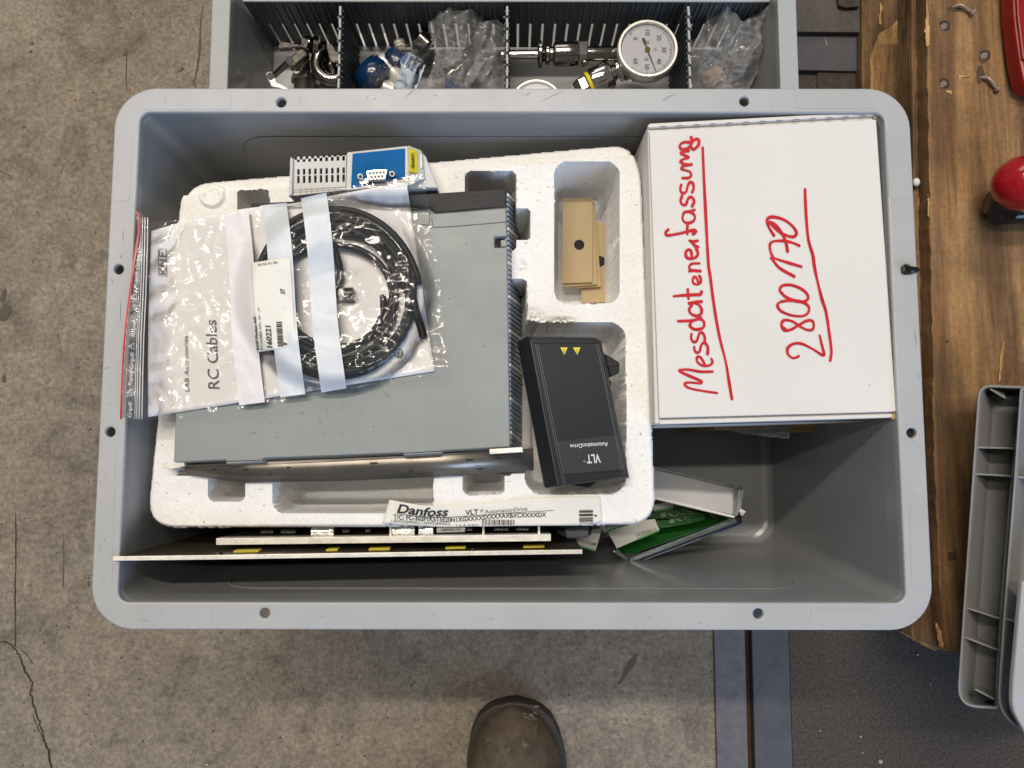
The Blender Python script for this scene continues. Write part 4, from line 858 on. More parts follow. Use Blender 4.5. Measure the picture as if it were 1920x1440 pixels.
tx = MB(); ptext(tx, '-TF8A00', [(778, 286), (777, 316)], (-6, -1.5), lambda u, v: ZM + .0010 - (u - 767) * .00033, .0006, bold=.015); tx.build('lettering', M['text'], yl)
MB().px([(787, 286), (791.5, 288), (792, 316), (788, 315)], ZM - .0062, .003).build('oval_slot', M['blackgl'], Q)  # dark oval slot, drawn as a glossy black strip
def dsub(cx, cy, hw, hh, r): return roundpoly([(cx - hw, cy - hh + 1.5), (cx + hw, cy - hh - 1.5), (cx + hw - 3, cy + hh - 2), (cx - hw + 4, cy + hh)], r, 4)
MB().px([(675, 322), (737, 316), (738, 331), (676, 339)], ZM + .0020, .0014).build('socket_flange', M['steel'], Q, bevel=.0006) if False else None
so_ = MB().px(dsub(706, 328, 20, 10, 4), ZM + .0062, .006).build('socket_shell', M['chrome'], Q, bevel=.0004)
MB().px(dsub(706, 328, 18, 8.2, 3.5), ZM + .0066, .003).build('socket_insert', M['white'], Q, bevel=.0003)
ph = MB()
for k in range(5): ph.cyl(P(693.5 + k * 6.5, 325 - k * .5, ZM + .0066), P(693.5 + k * 6.5, 325 - k * .5, ZM + .0069), .0007, n=8)
for k in range(4): ph.cyl(P(697 + k * 6.5, 332 - k * .5, ZM + .0066), P(697 + k * 6.5, 332 - k * .5, ZM + .0069), .0007, n=8)
ph.build('pin_hole', M['text'], Q)
for (u, v) in ((675.5, 331), (735, 326)):
    j = MB().lathe(P(u, v, ZM), P(u, v, ZM + .0055), [(0, .0023), (1, .0023)], 6).build('jack_screw', M['steelbright'], Q, bevel=.0002); MB().cyl(P(u, v, ZM + .0054), P(u, v, ZM + .0058), .0011, n=12).build('bore', M['text'], j)
MB().px([(672, 336), (690, 333), (692, 344), (674, 346)], ZM + .002, .002).build('bracket', M['steel'], Q, bevel=.0005)
tx = MB(); ptext(tx, 'X1', [(668, 341), (676, 340)], (0, -4), ZM + .0008, .0003); tx.build('lettering', M['text'], Q)
MB().px([(778, 330), (797, 334), (820, 350), (820, 362), (800, 366), (780, 352)], ZM - .030, .03).build('foot_clip', M['ltgrey'], Q, bevel=.001)

# ================================================================== ZIP BAG WITH LEAFLET AND CABLE
def zbag(u, v): return .3385 + .0095 * sstep(330, 240, u) + .0112 * sstep(392, 352, v) * sstep(480, 560, u) + .0015 * np.sin(u / 70.) * sstep(250, 350, u)
ZB0 = .3385
# leaflet
LTL, LTR, LBR, LBL = (284, 433), (762, 340), (815, 696), (278, 782)
def quadgrid(c4, nu, nv, zf, bow=None):
    uu, vv = np.meshgrid(np.linspace(0, 1, nu), np.linspace(0, 1, nv)); a, b, c, d = [np.array(x, float) for x in c4]
    U = (a[0] * (1 - uu) + b[0] * uu) * (1 - vv) + (d[0] * (1 - uu) + c[0] * uu) * vv; V = (a[1] * (1 - uu) + b[1] * uu) * (1 - vv) + (d[1] * (1 - uu) + c[1] * uu) * vv
    if bow: du, dv = bow(uu, vv); U = U + du; V = V + dv
    X = PN(U, V, zf(U, V)); idx = np.arange(nu * nv).reshape(nv, nu); q = np.stack([idx[:-1, :-1], idx[1:, :-1], idx[1:, 1:], idx[:-1, 1:]], -1).reshape(-1, 4)
    me = bpy.data.meshes.new('g'); me.from_pydata(X.reshape(-1, 3).tolist(), [], q.tolist()); me.update(); return me
zleaf = lambda u, v: zbag(u, v) + .0006 + .0003 * (fbm(u / 90., v / 90., 2, 40) - .4)
me = quadgrid((LTL, LTR, LBR, LBL), 70, 50, zleaf, lambda a, b: (3 * np.sin(math.pi * b) * (a < .5) * (1 - 2 * a) * -1, -9 * np.sin(math.pi * np.clip(a / .55, 0, 1)) * (1 - b) * 1.0))
leaf = link('leaflet', me, M['paper'], None, 180); sm_ = leaf.modifiers.new('s', 'SOLIDIFY'); sm_.thickness = .0003; sm_.offset = -1
tag(leaf, 'white folded instruction leaflet inside the clear zip bag', 'leaflet')
tx = MB(); ptext(tx, 'LAB Accessories', [(354.8, 734), (351.7, 630)], (-8.2, -.4), zleaf, .0007)
ptext(tx, 'RC Cables', [(411, 729), (405, 600)], (-20.5, -1), zleaf, .0007, bold=.004)
tx.build('lettering', M['textg'], leaf)
tx = MB()   # outlined block logo
def lg(a, b): return (312 - a * 14.5 - b * .6, 517 - b * 50 + 0)
for pth in ([(0, 0), (1, 0), (1, 1), (.85, 1), (0, 1), (0, 0)],): ribbon(tx, [lg(*p) for p in pth], 1.1, zleaf, .0007, 1, caps=False)
for pth in ([(.1, .08), (.9, .08)], [(.5, .12), (.9, .28)], [(.5, .12), (.1, .28)], [(.1, .38), (.9, .38)], [(.9, .38), (.1, .60)], [(.1, .60), (.9, .60)], [(.1, .74), (.9, .74)], [(.88, .74), (.88, .95)], [(.5, .74), (.5, .9)]): ribbon(tx, [lg(*p) for p in pth], 1.7, zleaf, .0007, 1, caps=False)
tx.build('emblem', M['textg'], leaf)
tx = MB(); tx.add([P(747 + 9 * math.cos(a_), 662 + 9 * math.sin(a_), zleaf(747, 662) + .0009) for a_ in np.linspace(0, 2 * math.pi, 24, endpoint=False)], [tuple(range(24))]); tx.build('round_mark', M['textg'], leaf)
tx = MB()
for pth in ([(744, 656), (743, 667)], [(751, 657), (750, 668)], [(744, 657), (751, 658)]): ribbon(tx, pth, 1.0, zleaf, .0012, 1)
tx.build('round_mark_print', M['paper'], leaf)
# cable coil
cb = thing('coiled_cable', 'black coiled cable with plug end sealed in the clear zip bag', 'cable', P(625, 551, ZB0))
pts = []; rs = np.random.RandomState(8); loops = 7; n = 64
offs = rs.rand(loops, 4)
for L_ in range(loops):
    for k in range(n):
        t = k / n; a_ = 2 * math.pi * t; f = L_ + t
        r_ = 95 + (L_ + t) * 9.4 + 4 * math.sin(a_ + 6 * offs[L_, 0]) + 5 * math.sin(2 * a_ + f * 1.7)
        r_ = min(r_, 158)
        cx_ = 626 + 3 * math.sin(f * 2.1); cy_ = 551 + 3 * math.cos(f * 1.3)
        uu_, vv_ = cx_ + r_ * math.cos(a_) * 1.0, cy_ + r_ * math.sin(a_) * .99
        pts.append(P(uu_, vv_, float(zbag(uu_, vv_)) + .0042 + .0034 * (.5 + .5 * math.sin(f * 2.6 + a_))))
MB().tube(pts, .0025, 12).build('cable', M['cable'], cb, 180)
pts = []
for k in range(110):
    t = k / 110.; a_ = 2 * math.pi * t * 1.7 + 1.2; r_ = 150 - 28 * t + 3 * math.sin(3 * a_); pts.append(P(629 + r_ * math.cos(a_), 553 + r_ * math.sin(a_) * .99, ZB0 + .0096 + .001 * math.sin(5 * a_)))
MB().tube(pts, .0025, 12).build('cable', M['cable'], cb, 180)
MB().tube([P(*p) for p in [(752, 470, ZB0 + .009), (764, 510, ZB0 + .009), (772, 550, ZB0 + .007), (780, 585, ZB0 + .005), (789, 612, ZB0 + .0045), (794, 632, ZB0 + .0045)]], .0030, 12).build('cable_end', M['cable'], cb, 50)
arc = [(622, 459, ZB0 + .010), (632, 480, ZB0 + .009), (638, 510, ZB0 + .0075), (634, 535, ZB0 + .0065), (622, 553, ZB0 + .006)]
MB().tube([Vector(PN(*[np.array(x) for x in q])) for q in catmull(arc, 6)], .0025, 10).build('cable_end', M['cable'], cb, 180)
MB().lathe(P(624, 554, ZB0 + .006), P(664, 551, ZB0 + .006), [(0, .0028), (.2, .0033), (.24, .0042), (.55, .0042), (.58, .0050), (.97, .0050), (1, .0042)], 20).build('plug', M['blackgl'], cb, 40)
MB().lathe(P(635, 553, ZB0 + .006), P(650, 552, ZB0 + .006), [(0, .0036), (.2, .0045), (.8, .0045), (1, .0036)], 20).build('plug_collar', M['ltgrey'], cb, 40)
# bag film
bagp = [(262, 398), (285, 416), (420, 400), (495, 383), (560, 367), (690, 342), (792, 324), (799, 345), (822, 500), (842, 701), (760, 712), (645, 738), (500, 757), (330, 787), (226, 786), (230, 690), (245, 540), (256, 440)]
def coilh(u, v):
    r_ = np.hypot(u - 626, v - 551); return .0120 * sstep(190, 150, r_) * (1 - .40 * sstep(105, 40, r_))
def wr(u, v):
    wx = u / 52. + 1.3 * vn(u / 60., v / 60., 50); wy = v / 52. + 1.3 * vn(u / 60., v / 60., 51)
    a = np.abs(fbm(wx, wy, 3, 60) - .45); b = np.abs(vn(u / 16. + 1.5 * vn(u / 30., v / 30., 52), v / 21., 61) - .5)
    fo = sstep(20, 0, np.abs(v - (420 - (u - 300) * .14) - 0)) + sstep(20, 0, np.abs(v - (775 - (u - 300) * .17)))
    tr_ = 0
    for th, lam, am, sd in ((.35, 61., .9, 81), (1.2, 47., .8, 82), (2.3, 38., .6, 83), (2.9, 23., .3, 84)):
        ph = (u * math.cos(th) + v * math.sin(th)) / lam + 1.4 * vn(u / 55., v / 55., sd); tr_ = tr_ + am * np.abs((ph % 1) - .5) * (vn(u / 75., v / 75., sd + 5) ** 1.5)
    return .0016 * a + .0004 * b + .0034 * tr_ + .0010 * np.abs(vn(u / 9., v / 13., 63) - .5) * fo
def zfilm(u, v): return zbag(u, v) + .0028 + coilh(u, v) + wr(u, v)
BG = thing('zip_bag', 'clear zip bag with red seal strip draped over the grey drive and crate rim', 'zip bag', P(520, 560, .3385))
hfield('film', 222, 846, 320, 792, 2.2, 0.3, lambda u, v: (zfilm(u, v) - .3, sdpoly(u, v, bagp) < 0), M['film'], BG, 180) if False else None
def surf(name, u0, u1, v0, v1, step, zf, poly, mt, parent, wob=0):
    uu, vv = np.meshgrid(np.arange(u0, u1, step), np.arange(v0, v1, step)); keep = sdpoly(uu, vv, poly) + (wob * (fbm(uu / 14., vv / 14., 2, 70) - .4) if wob else 0) < 0; X = PN(uu, vv, zf(uu, vv)); h, w = uu.shape; idx = np.arange(h * w).reshape(h, w)
    k = keep[:-1, :-1] & keep[1:, :-1] & keep[:-1, 1:] & keep[1:, 1:]; q = np.stack([idx[:-1, :-1], idx[1:, :-1], idx[1:, 1:], idx[:-1, 1:]], -1)[k]
    used = np.unique(q); rm = -np.ones(h * w, int); rm[used] = np.arange(len(used)); me = bpy.data.meshes.new(name); me.from_pydata(X.reshape(-1, 3)[used].tolist(), [], rm[q].tolist()); me.update()
    return link(name, me, mt, parent, 180)
surf('film', 220, 850, 318, 795, 2.0, zfilm, bagp, M['film'], BG, 4)
zup = lambda u, v: zbag(u, v) + .0034 + coilh(u, v) * 1.0 + .0045 * 0 + wr(u, v) * .6 + .0008
for c4 in (((420, 406), (466, 395), (495, 754), (447, 760)), ((491, 385), (537, 380), (571, 739), (524, 745)), ((564, 372), (612, 361), (648, 728), (601, 736))):
    me = quadgrid(c4, 14, 90, zup, lambda a, b: (2.2 * np.sin(b * 7), 0 * a)); link('write_on_stripe', me, M['stripe'] if c4[0][0] > 430 else M['stripe1'], BG, 180)
zst = lambda u, v: zup(u, v) * 0 + zbag(u, v) + .0052 + coilh(u, v) * 1.0
me = quadgrid(((470, 493), (544.5, 481), (556, 649), (482, 661)), 26, 40, zst); stk = link('sticker', me, M['sticker'], BG, 180); sm_ = stk.modifiers.new('s', 'SOLIDIFY'); sm_.thickness = .00025; sm_.offset = -1
tx = MB(); ptext(tx, 'KNF Flodos AG', [(485.5, 656), (479.5, 594)], (-4.6, -.5), zst, .0006, bold=.03); ptext(tx, 'RC-KABEL KPL. RF ..19', [(492.5, 656), (487, 577)], (-4, -.4), zst, .0006)
ptext(tx, '160221', [(510.5, 652), (507, 611)], (-9.5, -.8), zst, .0006, bold=.03); ptext(tx, '1', [(538, 647), (537.6, 643)], (-6, -.5), zst, .0006, bold=.02)
ptext(tx, 'ST', [(534, 551), (533, 541)], (-7.5, -.6), zst, .0006, bold=.03); ptext(tx, '08.10.2018', [(520, 489.5), (484, 494.5)], (.4, 4.2), zst, .0006)
v = 605.
rs = np.random.RandomState(12)
while v < 649:
    wd = rs.choice([.9, 1.3, 2.1]); ribbon(tx, [(517.5 + (v - 605) * .07, v), (528.5 + (v - 605) * .07, v - 1)], wd, zst, .0006, 1, caps=False); v += wd + rs.choice([.9, 1.4])
tx.build('lettering', M['text'], stk)
# zip header
zh = lambda u, v: zbag(u, v) + .0030 + .0006 * np.sin(v / 19.)
hp = [(255, 396), (262, 398), (279, 408), (270, 600), (262, 787), (226, 785), (229, 700), (245, 530), (258, 450)]
surf('zip_header', 222, 284, 390, 792, 2.0, lambda u, v: zh(u, v) + .0012, hp, M['zipgrey'], BG)
rz_ = MB(); ribbon(rz_, [(255, 396), (261, 408), (261, 425), (257, 455), (246, 530), (236, 610), (230, 690), (226.5, 786)], 3.6, lambda u, v: zh(u, v) + .0022, .0006, 8, caps=False); rz_.build('zip_strip', M['redzip'], BG)
rd = MB()
for off, wd in ((0, 1.0), (-4.5, .8), (-8, .6), (5, .9)):
    pp = [P(u + off, v, float(zh(u, v)) + .0024) for u, v in catmull([(272, 408), (271, 470), (268, 560), (264, 650), (261, 786)], 8)]; rd.tube(pp, .0005 * wd, 6)
rd.build('zip_ridge', M['frost'], BG, 180)
tx = MB(); zt_ = lambda u, v: zh(u, v) + .0022
for (s, a, b) in (('Grip®', (246, 783), (248.5, 754)), ('Rapid-Grip®', (247, 723.6), (252, 661)), ('Rapid-', (253, 632), (255, 598)), ('p®', (255.5, 583), (257, 571)), ('Rapid-Grip', (257.5, 540), (263, 482))):
    ptext(tx, s, [a, b], (-7, -.5), zt_, .0005, italic=.2, bold=.006)
for (u, v) in ((246, 736), (250, 649), (254.5, 556), (262, 469)):
    tri = [(u - 9, v + .5), (u + 1, v - 6), (u + 1.3, v + 6), (u - 9, v + .5)]; ribbon(tx, tri, 1.3, zt_, .0005, 1)
    ribbon(tx, [(u - 3.5, v - 1.5), (u - 3.5, v + 2)], .9, zt_, .0005, 1)
for (u, v) in ((252, 742), (256, 652), (259.5, 562)): ribbon(tx, [(u, v), (u + .3, v - 6)], 2, zt_, .0005, 1)
tx.build('lettering', M['textw'], BG)
MB().cyl(P(252, 589, .3505), P(252, 589, .3510), .0026, n=20).build('vent_hole', M['cap'], BG)

# ================================================================== WHITE BOX
ZX = .342; B4 = [(1218, 244), (1643, 222), (1681, 773), (1237, 784)]
BX = thing('white_carton', 'white cardboard box with red handwriting, wedged in the right of the big crate', 'carton', P(1440, 500, .24))
outer = [(1213, 233), (1641, 210), (1644, 214), (1683, 780), (1680, 785), (1229, 796), (1226, 790)]
m = MB(); t_ = [P(u, v, ZX - .003) for u, v in [(1214, 236), (1643, 213), (1682, 783), (1228, 795)]]; b_ = [Vector((q.x - (.0015 if i in (0, 3) else 0), q.y, .235)) for i, q in enumerate(t_)]; m.prism(t_, b_); m.build('body', M['carton'], BX, bevel=.0012)
MB().px([(1217.5, 245), (1643, 223.5), (1680.5, 772), (1236, 784)], ZX, .0030).build('lid', M['carton'], BX, bevel=.0007)
MB().px([(1214, 235), (1219, 231), (1632, 209), (1641, 211), (1642, 216), (1217, 239.5)], ZX, .0055).build('rear_flap', M['carton'], BX, bevel=.0009)
MB().px([(1237, 787.5), (1676, 776), (1678, 783), (1236, 796)], ZX - .001, .0050).build('front_flap', M['carton'], BX, bevel=.0009)
MB().px([(1671, 778), (1682, 771), (1684.5, 775), (1683, 785), (1673, 787)], ZX - .0008, .003).build('torn_corner', M['tan'], BX, bevel=.0008)
MB().px([(1637, 214), (1643.5, 214), (1644, 222), (1639, 222)], ZX - .0006, .003).build('torn_corner', M['tan'], BX, bevel=.0006)
ms = MB()
for k in range(13):
    u = 1243 + k * 31.2; v = 238.3 - k * 1.63; ribbon(ms, [(u - 6, v), (u, v - 1.5), (u + 6, v - .7)], 1.5, ZX, .0005, 2)
ribbon(ms, [(1237, 786), (1450, 780.5), (1678, 774)], 1.2, ZX, -.0004, 2, caps=False); ms.build('perforation', M['textg'], BX)
tx = MB()
z3 = lambda p: (1180 + p[0] / 3.4286, 160 + p[1] / 3.4286); z4 = lambda p: (1180 + p[0] / 3.4286, 500 + p[1] / 3.4286)
ST4 = [
 [(562, 812), (480, 800), (400, 785), (360, 765), (360, 748), (400, 745), (455, 750), (464, 740), (440, 725), (380, 700), (328, 675), (325, 664), (380, 662), (460, 675), (535, 674)],
 [(488, 632), (470, 600), (452, 578), (438, 582), (434, 602), (450, 625), (485, 638), (520, 632), (535, 612), (528, 592)],
 [(418, 515), (420, 540), (436, 552), (452, 545), (458, 520), (468, 496), (484, 490), (500, 505), (506, 530), (503, 560)],
 [(400, 432), (398, 462), (412, 484), (430, 480), (442, 455), (450, 430), (466, 424), (480, 438), (486, 462), (483, 488)],
 [(315, 350), (370, 348), (430, 340), (468, 326), (430, 340), (402, 352), (390, 378), (412, 400), (448, 402), (476, 390), (482, 362), (470, 342), (450, 336)],
 [(402, 248), (386, 272), (394, 300), (425, 315), (456, 308), (466, 280), (452, 250), (420, 234), (388, 236), (380, 236), (430, 228), (465, 224)],
 [(285, 190), (350, 184), (420, 180), (455, 178), (465, 160)], [(376, 145), (380, 205)],
 [(442, 100), (432, 72), (418, 66), (408, 82), (412, 106), (436, 114), (456, 102), (460, 80), (452, 60)],
 [(456, 28), (400, 22), (385, 5), (392, -12), (408, -20), (452, -22)], [(384, 30), (425, 24)],
 [(1090, 575), (1055, 588), (1022, 565), (1018, 525), (1055, 496), (1110, 496), (1180, 530), (1250, 570), (1240, 510), (1224, 442)],
 [(1090, 380), (1050, 352), (1000, 343), (980, 360), (982, 392), (1002, 412), (1045, 402), (1090, 375), (1140, 348), (1175, 348), (1187, 375), (1176, 405), (1140, 405), (1090, 380)],
 [(990, 350), (978, 375), (1000, 400), (1015, 408)],
 [(962, 232), (952, 250), (975, 285), (1040, 312), (1110, 318), (1148, 298), (1155, 262), (1130, 235), (1080, 220), (1020, 218), (975, 225)],
 [(985, 178), (968, 150), (985, 122), (1040, 118), (1105, 142), (1145, 178), (1146, 210), (1110, 226), (1050, 215), (1000, 190), (982, 168)],
 [(1060, 62), (1000, 30), (960, 3), (925, -40), (912, -58), (960, -45), (1040, -20), (1108, 0)],
]
ST3 = [
 [(402, 1108), (398, 1070), (388, 1056), (370, 1062), (362, 1088), (375, 1110), (410, 1112), (436, 1096), (440, 1068), (428, 1052)],
 [(440, 998), (410, 1004), (386, 998)], [(400, 1008), (420, 1028), (440, 1040)],
 [(250, 928), (234, 944), (242, 964), (290, 958), (340, 948), (400, 932), (425, 930), (428, 942), (410, 954)], [(376, 890), (372, 925), (374, 957)],
 [(352, 818), (342, 848), (352, 876), (382, 884), (412, 872), (422, 842), (400, 816), (368, 812), (350, 820)], [(372, 812), (400, 806), (420, 800)],
 [(338, 714), (330, 745), (344, 768), (364, 764), (374, 738), (390, 718), (410, 726), (416, 750), (404, 776)],
 [(334, 640), (328, 672), (344, 694), (366, 682), (374, 652), (388, 624), (408, 628), (414, 658), (405, 686)],
 [(342, 596), (380, 594), (398, 578), (390, 556), (360, 545), (336, 536), (345, 520), (380, 512), (400, 508)],
 [(398, 510), (352, 505), (330, 490), (345, 476), (382, 462), (352, 448), (330, 436), (350, 426), (380, 420)],
 [(388, 366), (350, 366), (326, 382), (328, 404), (352, 412), (385, 398), (400, 372), (425, 346), (446, 350), (446, 378), (428, 402), (408, 410), (396, 388), (400, 350), (398, 334)],
 [(930, 965), (905, 925), (885, 880), (895, 852), (930, 846), (990, 862), (1045, 900), (1075, 945), (1060, 972), (1020, 968), (965, 942), (915, 895), (898, 880), (935, 892), (975, 940), (1005, 1000), (1018, 1066)],
 [(1092, 1030), (1050, 1012), (1000, 1000), (930, 1002), (905, 1022), (908, 1068), (925, 1105)],
]
for s_ in ST4: marker(tx, [z4(p) for p in s_], 5.2, ZX, .00035, 5)
for s_ in ST3: marker(tx, [z3(p) for p in s_], 5.2, ZX, .0004, 5)
marker(tx, [z3(p) for p in ((472, 400), (480, 600), (490, 800), (500, 1000), (510, 1160))] + [z4(p) for p in ((520, 60), (545, 250), (580, 450), (620, 610), (645, 760), (660, 850))], 5.2, ZX, .00045, 5)
marker(tx, [z3(p) for p in ((1130, 668), (1135, 800), (1150, 980), (1180, 1090), (1190, 1160))] + [z4(p) for p in ((1212, 100), (1240, 210), (1265, 290), (1285, 420), (1300, 540), (1292, 603))], 5.2, ZX, .00045, 5)
tx.build('handwriting', M['ink'], BX)
# brown box and tape below
bb = thing('brown_carton', 'flat brown cardboard box with loose clear tape under the white carton', 'carton', P(1450, 700, .113))
zq = .228; m = MB(); t_ = [P(1240, 300, zq), P(1608, 300, zq), P(1613, 797, zq), P(1340, 806, zq)]; m.prism(t_, [Vector((q.x, q.y, .114)) for q in t_]); m.build('body', M['brown'], bb, bevel=.0012)
m = MB(); t_ = [P(1480, 400, zq - .012), P(1598, 400, zq - .012), P(1600, 809, zq - .012), P(1475, 811, zq - .012)]; m.prism(t_, [Vector((q.x, q.y, .2)) for q in t_]); m.build('lower_flap', M['brown'], bb, bevel=.001)
surf('tape', 1330, 1486, 794, 830, 2.0, lambda u, v: zq + .004 - (v - 796) * .0004 + .004 * np.abs(fbm(u / 12., v / 9., 2, 4) - .4), [(1334, 798), (1488, 797), (1480, 812), (1480, 824), (1440, 820), (1390, 815)], M['case'], bb)
surf('tape', 1350, 1486, 794, 830, 2.0, lambda u, v: zq + .002 - (v - 796) * .0004 + .003 * np.abs(fbm(u / 9., v / 9., 2, 9) - .4), [(1400, 812), (1482, 809), (1480, 824), (1440, 820)], M['stripe'], bb)
MB().px([(1228, 798), (1680, 787), (1679, 789), (1229, 801)], .30, .06).build('side_flap', M['carton'], BX)

# ================================================================== PANELS ON EDGE NEAR THE FRONT WALL
PA = thing('metal_panel', 'long thin metal panel standing on edge nearest the front wall, left end over the rim', 'metal panel', P(650, 1044, .12))
za_, zb_ = .348, .318
def edgeplate(name, pts_top, thick_px, depth, mt, parent, lean=0):
    """plate on edge: pts_top = [(u,v,z),...] along its top; thick in px"""
    mb = MB(); n = len(pts_top)
    a = [P(u, v, z) for u, v, z in pts_top]; b = [P(u, v + thick_px, z) for u, v, z in pts_top]
    c = [Vector((q.x, q.y + lean, q.z - depth)) for q in b]; d = [Vector((q.x, q.y + lean, q.z - depth)) for q in a]
    for i in range(n - 1): mb.prism([a[i], a[i + 1], b[i + 1], b[i]], [d[i], d[i + 1], c[i + 1], c[i]])
    return mb.build(name, mt, parent, bevel=.0003)
tp_ = [(211, 1043.5, za_), (405, 1041, .342), (880, 1033.5, .324), (1092, 1030.5, .316)]
def lerp_top(pts, n): 
    a = np.array(pts, float); t = np.r_[0, np.cumsum(np.abs(np.diff(a[:, 0])))]; q = np.linspace(0, t[-1], n); return [tuple(np.interp(x, t, a[:, k]) for k in range(3)) for x in q]
edgeplate('cut_edge', tp_, 8.2, .0022, M['steelbright'], PA)
edgeplate('sheet', [(u, v + .6, z - .0022) for u, v, z in tp_], 7.0, .185, M['board'], PA, .002)
for u in (413, 886):
    j = MB(); q = P(u, 1045 - (u - 211) * .0148, .345 - (u - 211) * .000036); j.box(q + Vector((0, 0, -.001)), (.0022, .0055, .003)).build('notch', M['hole'], PA)
for (u, w_) in ((461, 48), (622, 22), (711, 40), (854, 38), (1001, 40)):
    v = 1034.8 - (u - 461) * .0165; zc_ = float(np.interp(u, [p[0] for p in tp_], [p[2] for p in tp_])) - .0125
    MB().px([(u - w_ / 2, v - 2.2), (u + w_ / 2, v - 3.2), (u + w_ / 2, v + 1.2), (u - w_ / 2, v + 2.0)], zc_, .008).build('yellow_clip', M['yellow2'], PA, bevel=.0004)
PBn = thing('circuit_module', 'circuit module on edge with bright silver bar and foil parts, right beside the styrofoam', 'circuit board', P(720, 1012, .12))
edgeplate('heatsink_bar', [(405, 1009.5, .318), (1033, 1002, .318)], 12.5, .010, M['steelbright'], PBn)
edgeplate('circuit_board', [(420, 1006, .306), (1028, 1000, .306)], 4, .185, M['board'], PBn)
rs = np.random.RandomState(2)
for (u, w_, kd) in ((500, 26, 'c'), (540, 30, 'c'), (608, 46, 'foil'), (648, 16, 'c'), (690, 12, 'c'), (735, 10, 's'), (758, 46, 'foil'), (800, 30, 'foil'), (845, 54, 'lab'), (880, 14, 'c'), (907, 5, 's'), (940, 30, 'c'), (980, 26, 'c'), (1010, 16, 's')):
    v = 999 - (u - 600) * .012
    if kd == 'foil': MB().lathe(P(u - w_ / 2, v - 2, .303), P(u + w_ / 2, v - 2.5, .303), [(0, .004), (.05, .0062), (.95, .0062), (1, .004)], 20).build('capacitor', M['foil'], PBn, 50)
    elif kd == 'lab':
        MB().px([(u - w_ / 2, v - 7), (u + w_ / 2, v - 8), (u + w_ / 2, v + 2), (u - w_ / 2, v + 3)], .309, .012).build('relay', M['label'], PBn, bevel=.0008)
        t_ = MB(); ptext(t_, 'UMIDEN PX', [(u - 18, v - .5), (u + 20, v - 1)], (0, -4), .309, .0003, bold=.01); t_.build('relay_print', M['text'], PBn)
    elif kd == 's': MB().box(P(u, v - 2, .304), (.0015, .007, .014)).build('pin', M['steelbright'], PBn)
    else: MB().px([(u - w_ / 2, v - 7), (u + w_ / 2, v - 7), (u + w_ / 2, v + 2), (u - w_ / 2, v + 2)], .302 - .006 * rs.rand(), .012).build('component', M['blackgl'], PBn, bevel=.0008)
CN = thing('grey_connector', 'dark grey plug connector sticking out beside the end of the silver bar', 'connector', P(1082, 1000, .2))
MB().px([(1040, 988), (1112, 984), (1108, 1004), (1062, 1010), (1045, 1000)], .262, .03).build('housing', M['cap'], CN, bevel=.001)
MB().px([(1058, 990), (1104, 986), (1104, 1008), (1062, 1011)], .266, .02).build('latch', M['drive2'], CN, bevel=.0015)
MB().px([(1066, 1007), (1080, 1007), (1080, 1012), (1068, 1013)], .262, .02).build('key', M['cap'], CN, bevel=.0006)

# ------------------------------------------------------------------ open clear case with green boards
def q5(x, y): return (1100 + x / 6, 840 + y / 6)
LD = thing('clear_case', 'open clear plastic case with frosted lid and green boards, standing right of the styrofoam', 'plastic case', P(1290, 990, .113))
zl_ = .205
m = MB()    # lid: shallow tray seen from inside
lo = [q5(700, 205), q5(1740, 455), q5(1660, 775), q5(700, 545)]
MB().prism([P(*lo[0], .205), P(*q5(1760, 465), .200), P(*q5(1700, 760), .222), P(*lo[3], .225)], [P(*lo[0], .202), P(*q5(1760, 465), .197), P(*q5(1700, 760), .219), P(*lo[3], .222)]).build('lid', M['frost'], LD, bevel=.0008)
MB().tube([P(*q5(700, 205), .209), P(*q5(1200, 325), .207), P(*q5(1745, 455), .205)], .0013, 6).build('lid_rim', M['case'], LD, 60)
MB().tube([P(*q5(700, 545), .228), P(*q5(1200, 665), .226), P(*q5(1660, 775), .224)], .0013, 6).build('lid_rim', M['white'], LD, 60)
MB().tube([P(*q5(1745, 455), .205), P(*q5(1690, 480), .215), P(*q5(1660, 775), .225)], .0014, 6).build('lid_rim', M['case'], LD, 60)
MB().px([q5(1715, 460), q5(1775, 470), q5(1735, 715), q5(1675, 760)], .222, .014).build('lid_side', M['case'], LD, bevel=.001)
MB().tube([P(*q5(1715, 700), .222), P(*q5(1765, 720), .222), P(*q5(1745, 745), .220)], .0020, 8).build('hinge', M['white'], LD, 60)
MB().px([q5(1575, 410), q5(1660, 432), q5(1662, 440), q5(1580, 420)], .212, .004).build('lid_tab', M['case'], LD)
# amber tube light seen as a reflection is left to the glossy lid; base half:
bo_ = [(1480, 800, .200), (1700, 790, .205), (490, 1290, .205), (320, 1170, .195)]
MB().prism([P(*q5(1370, 700), .165), P(*q5(1640, 790), .175), P(*q5(470, 1210), .175), P(*q5(330, 1130), .165), P(*q5(230, 940), .155), P(*q5(700, 640), .150)], [P(*q5(1370, 700), .160), P(*q5(1640, 790), .170), P(*q5(470, 1210), .170), P(*q5(330, 1130), .160), P(*q5(230, 940), .150), P(*q5(700, 640), .145)]).build('green_tray', M['pcb'], LD, bevel=.0005)
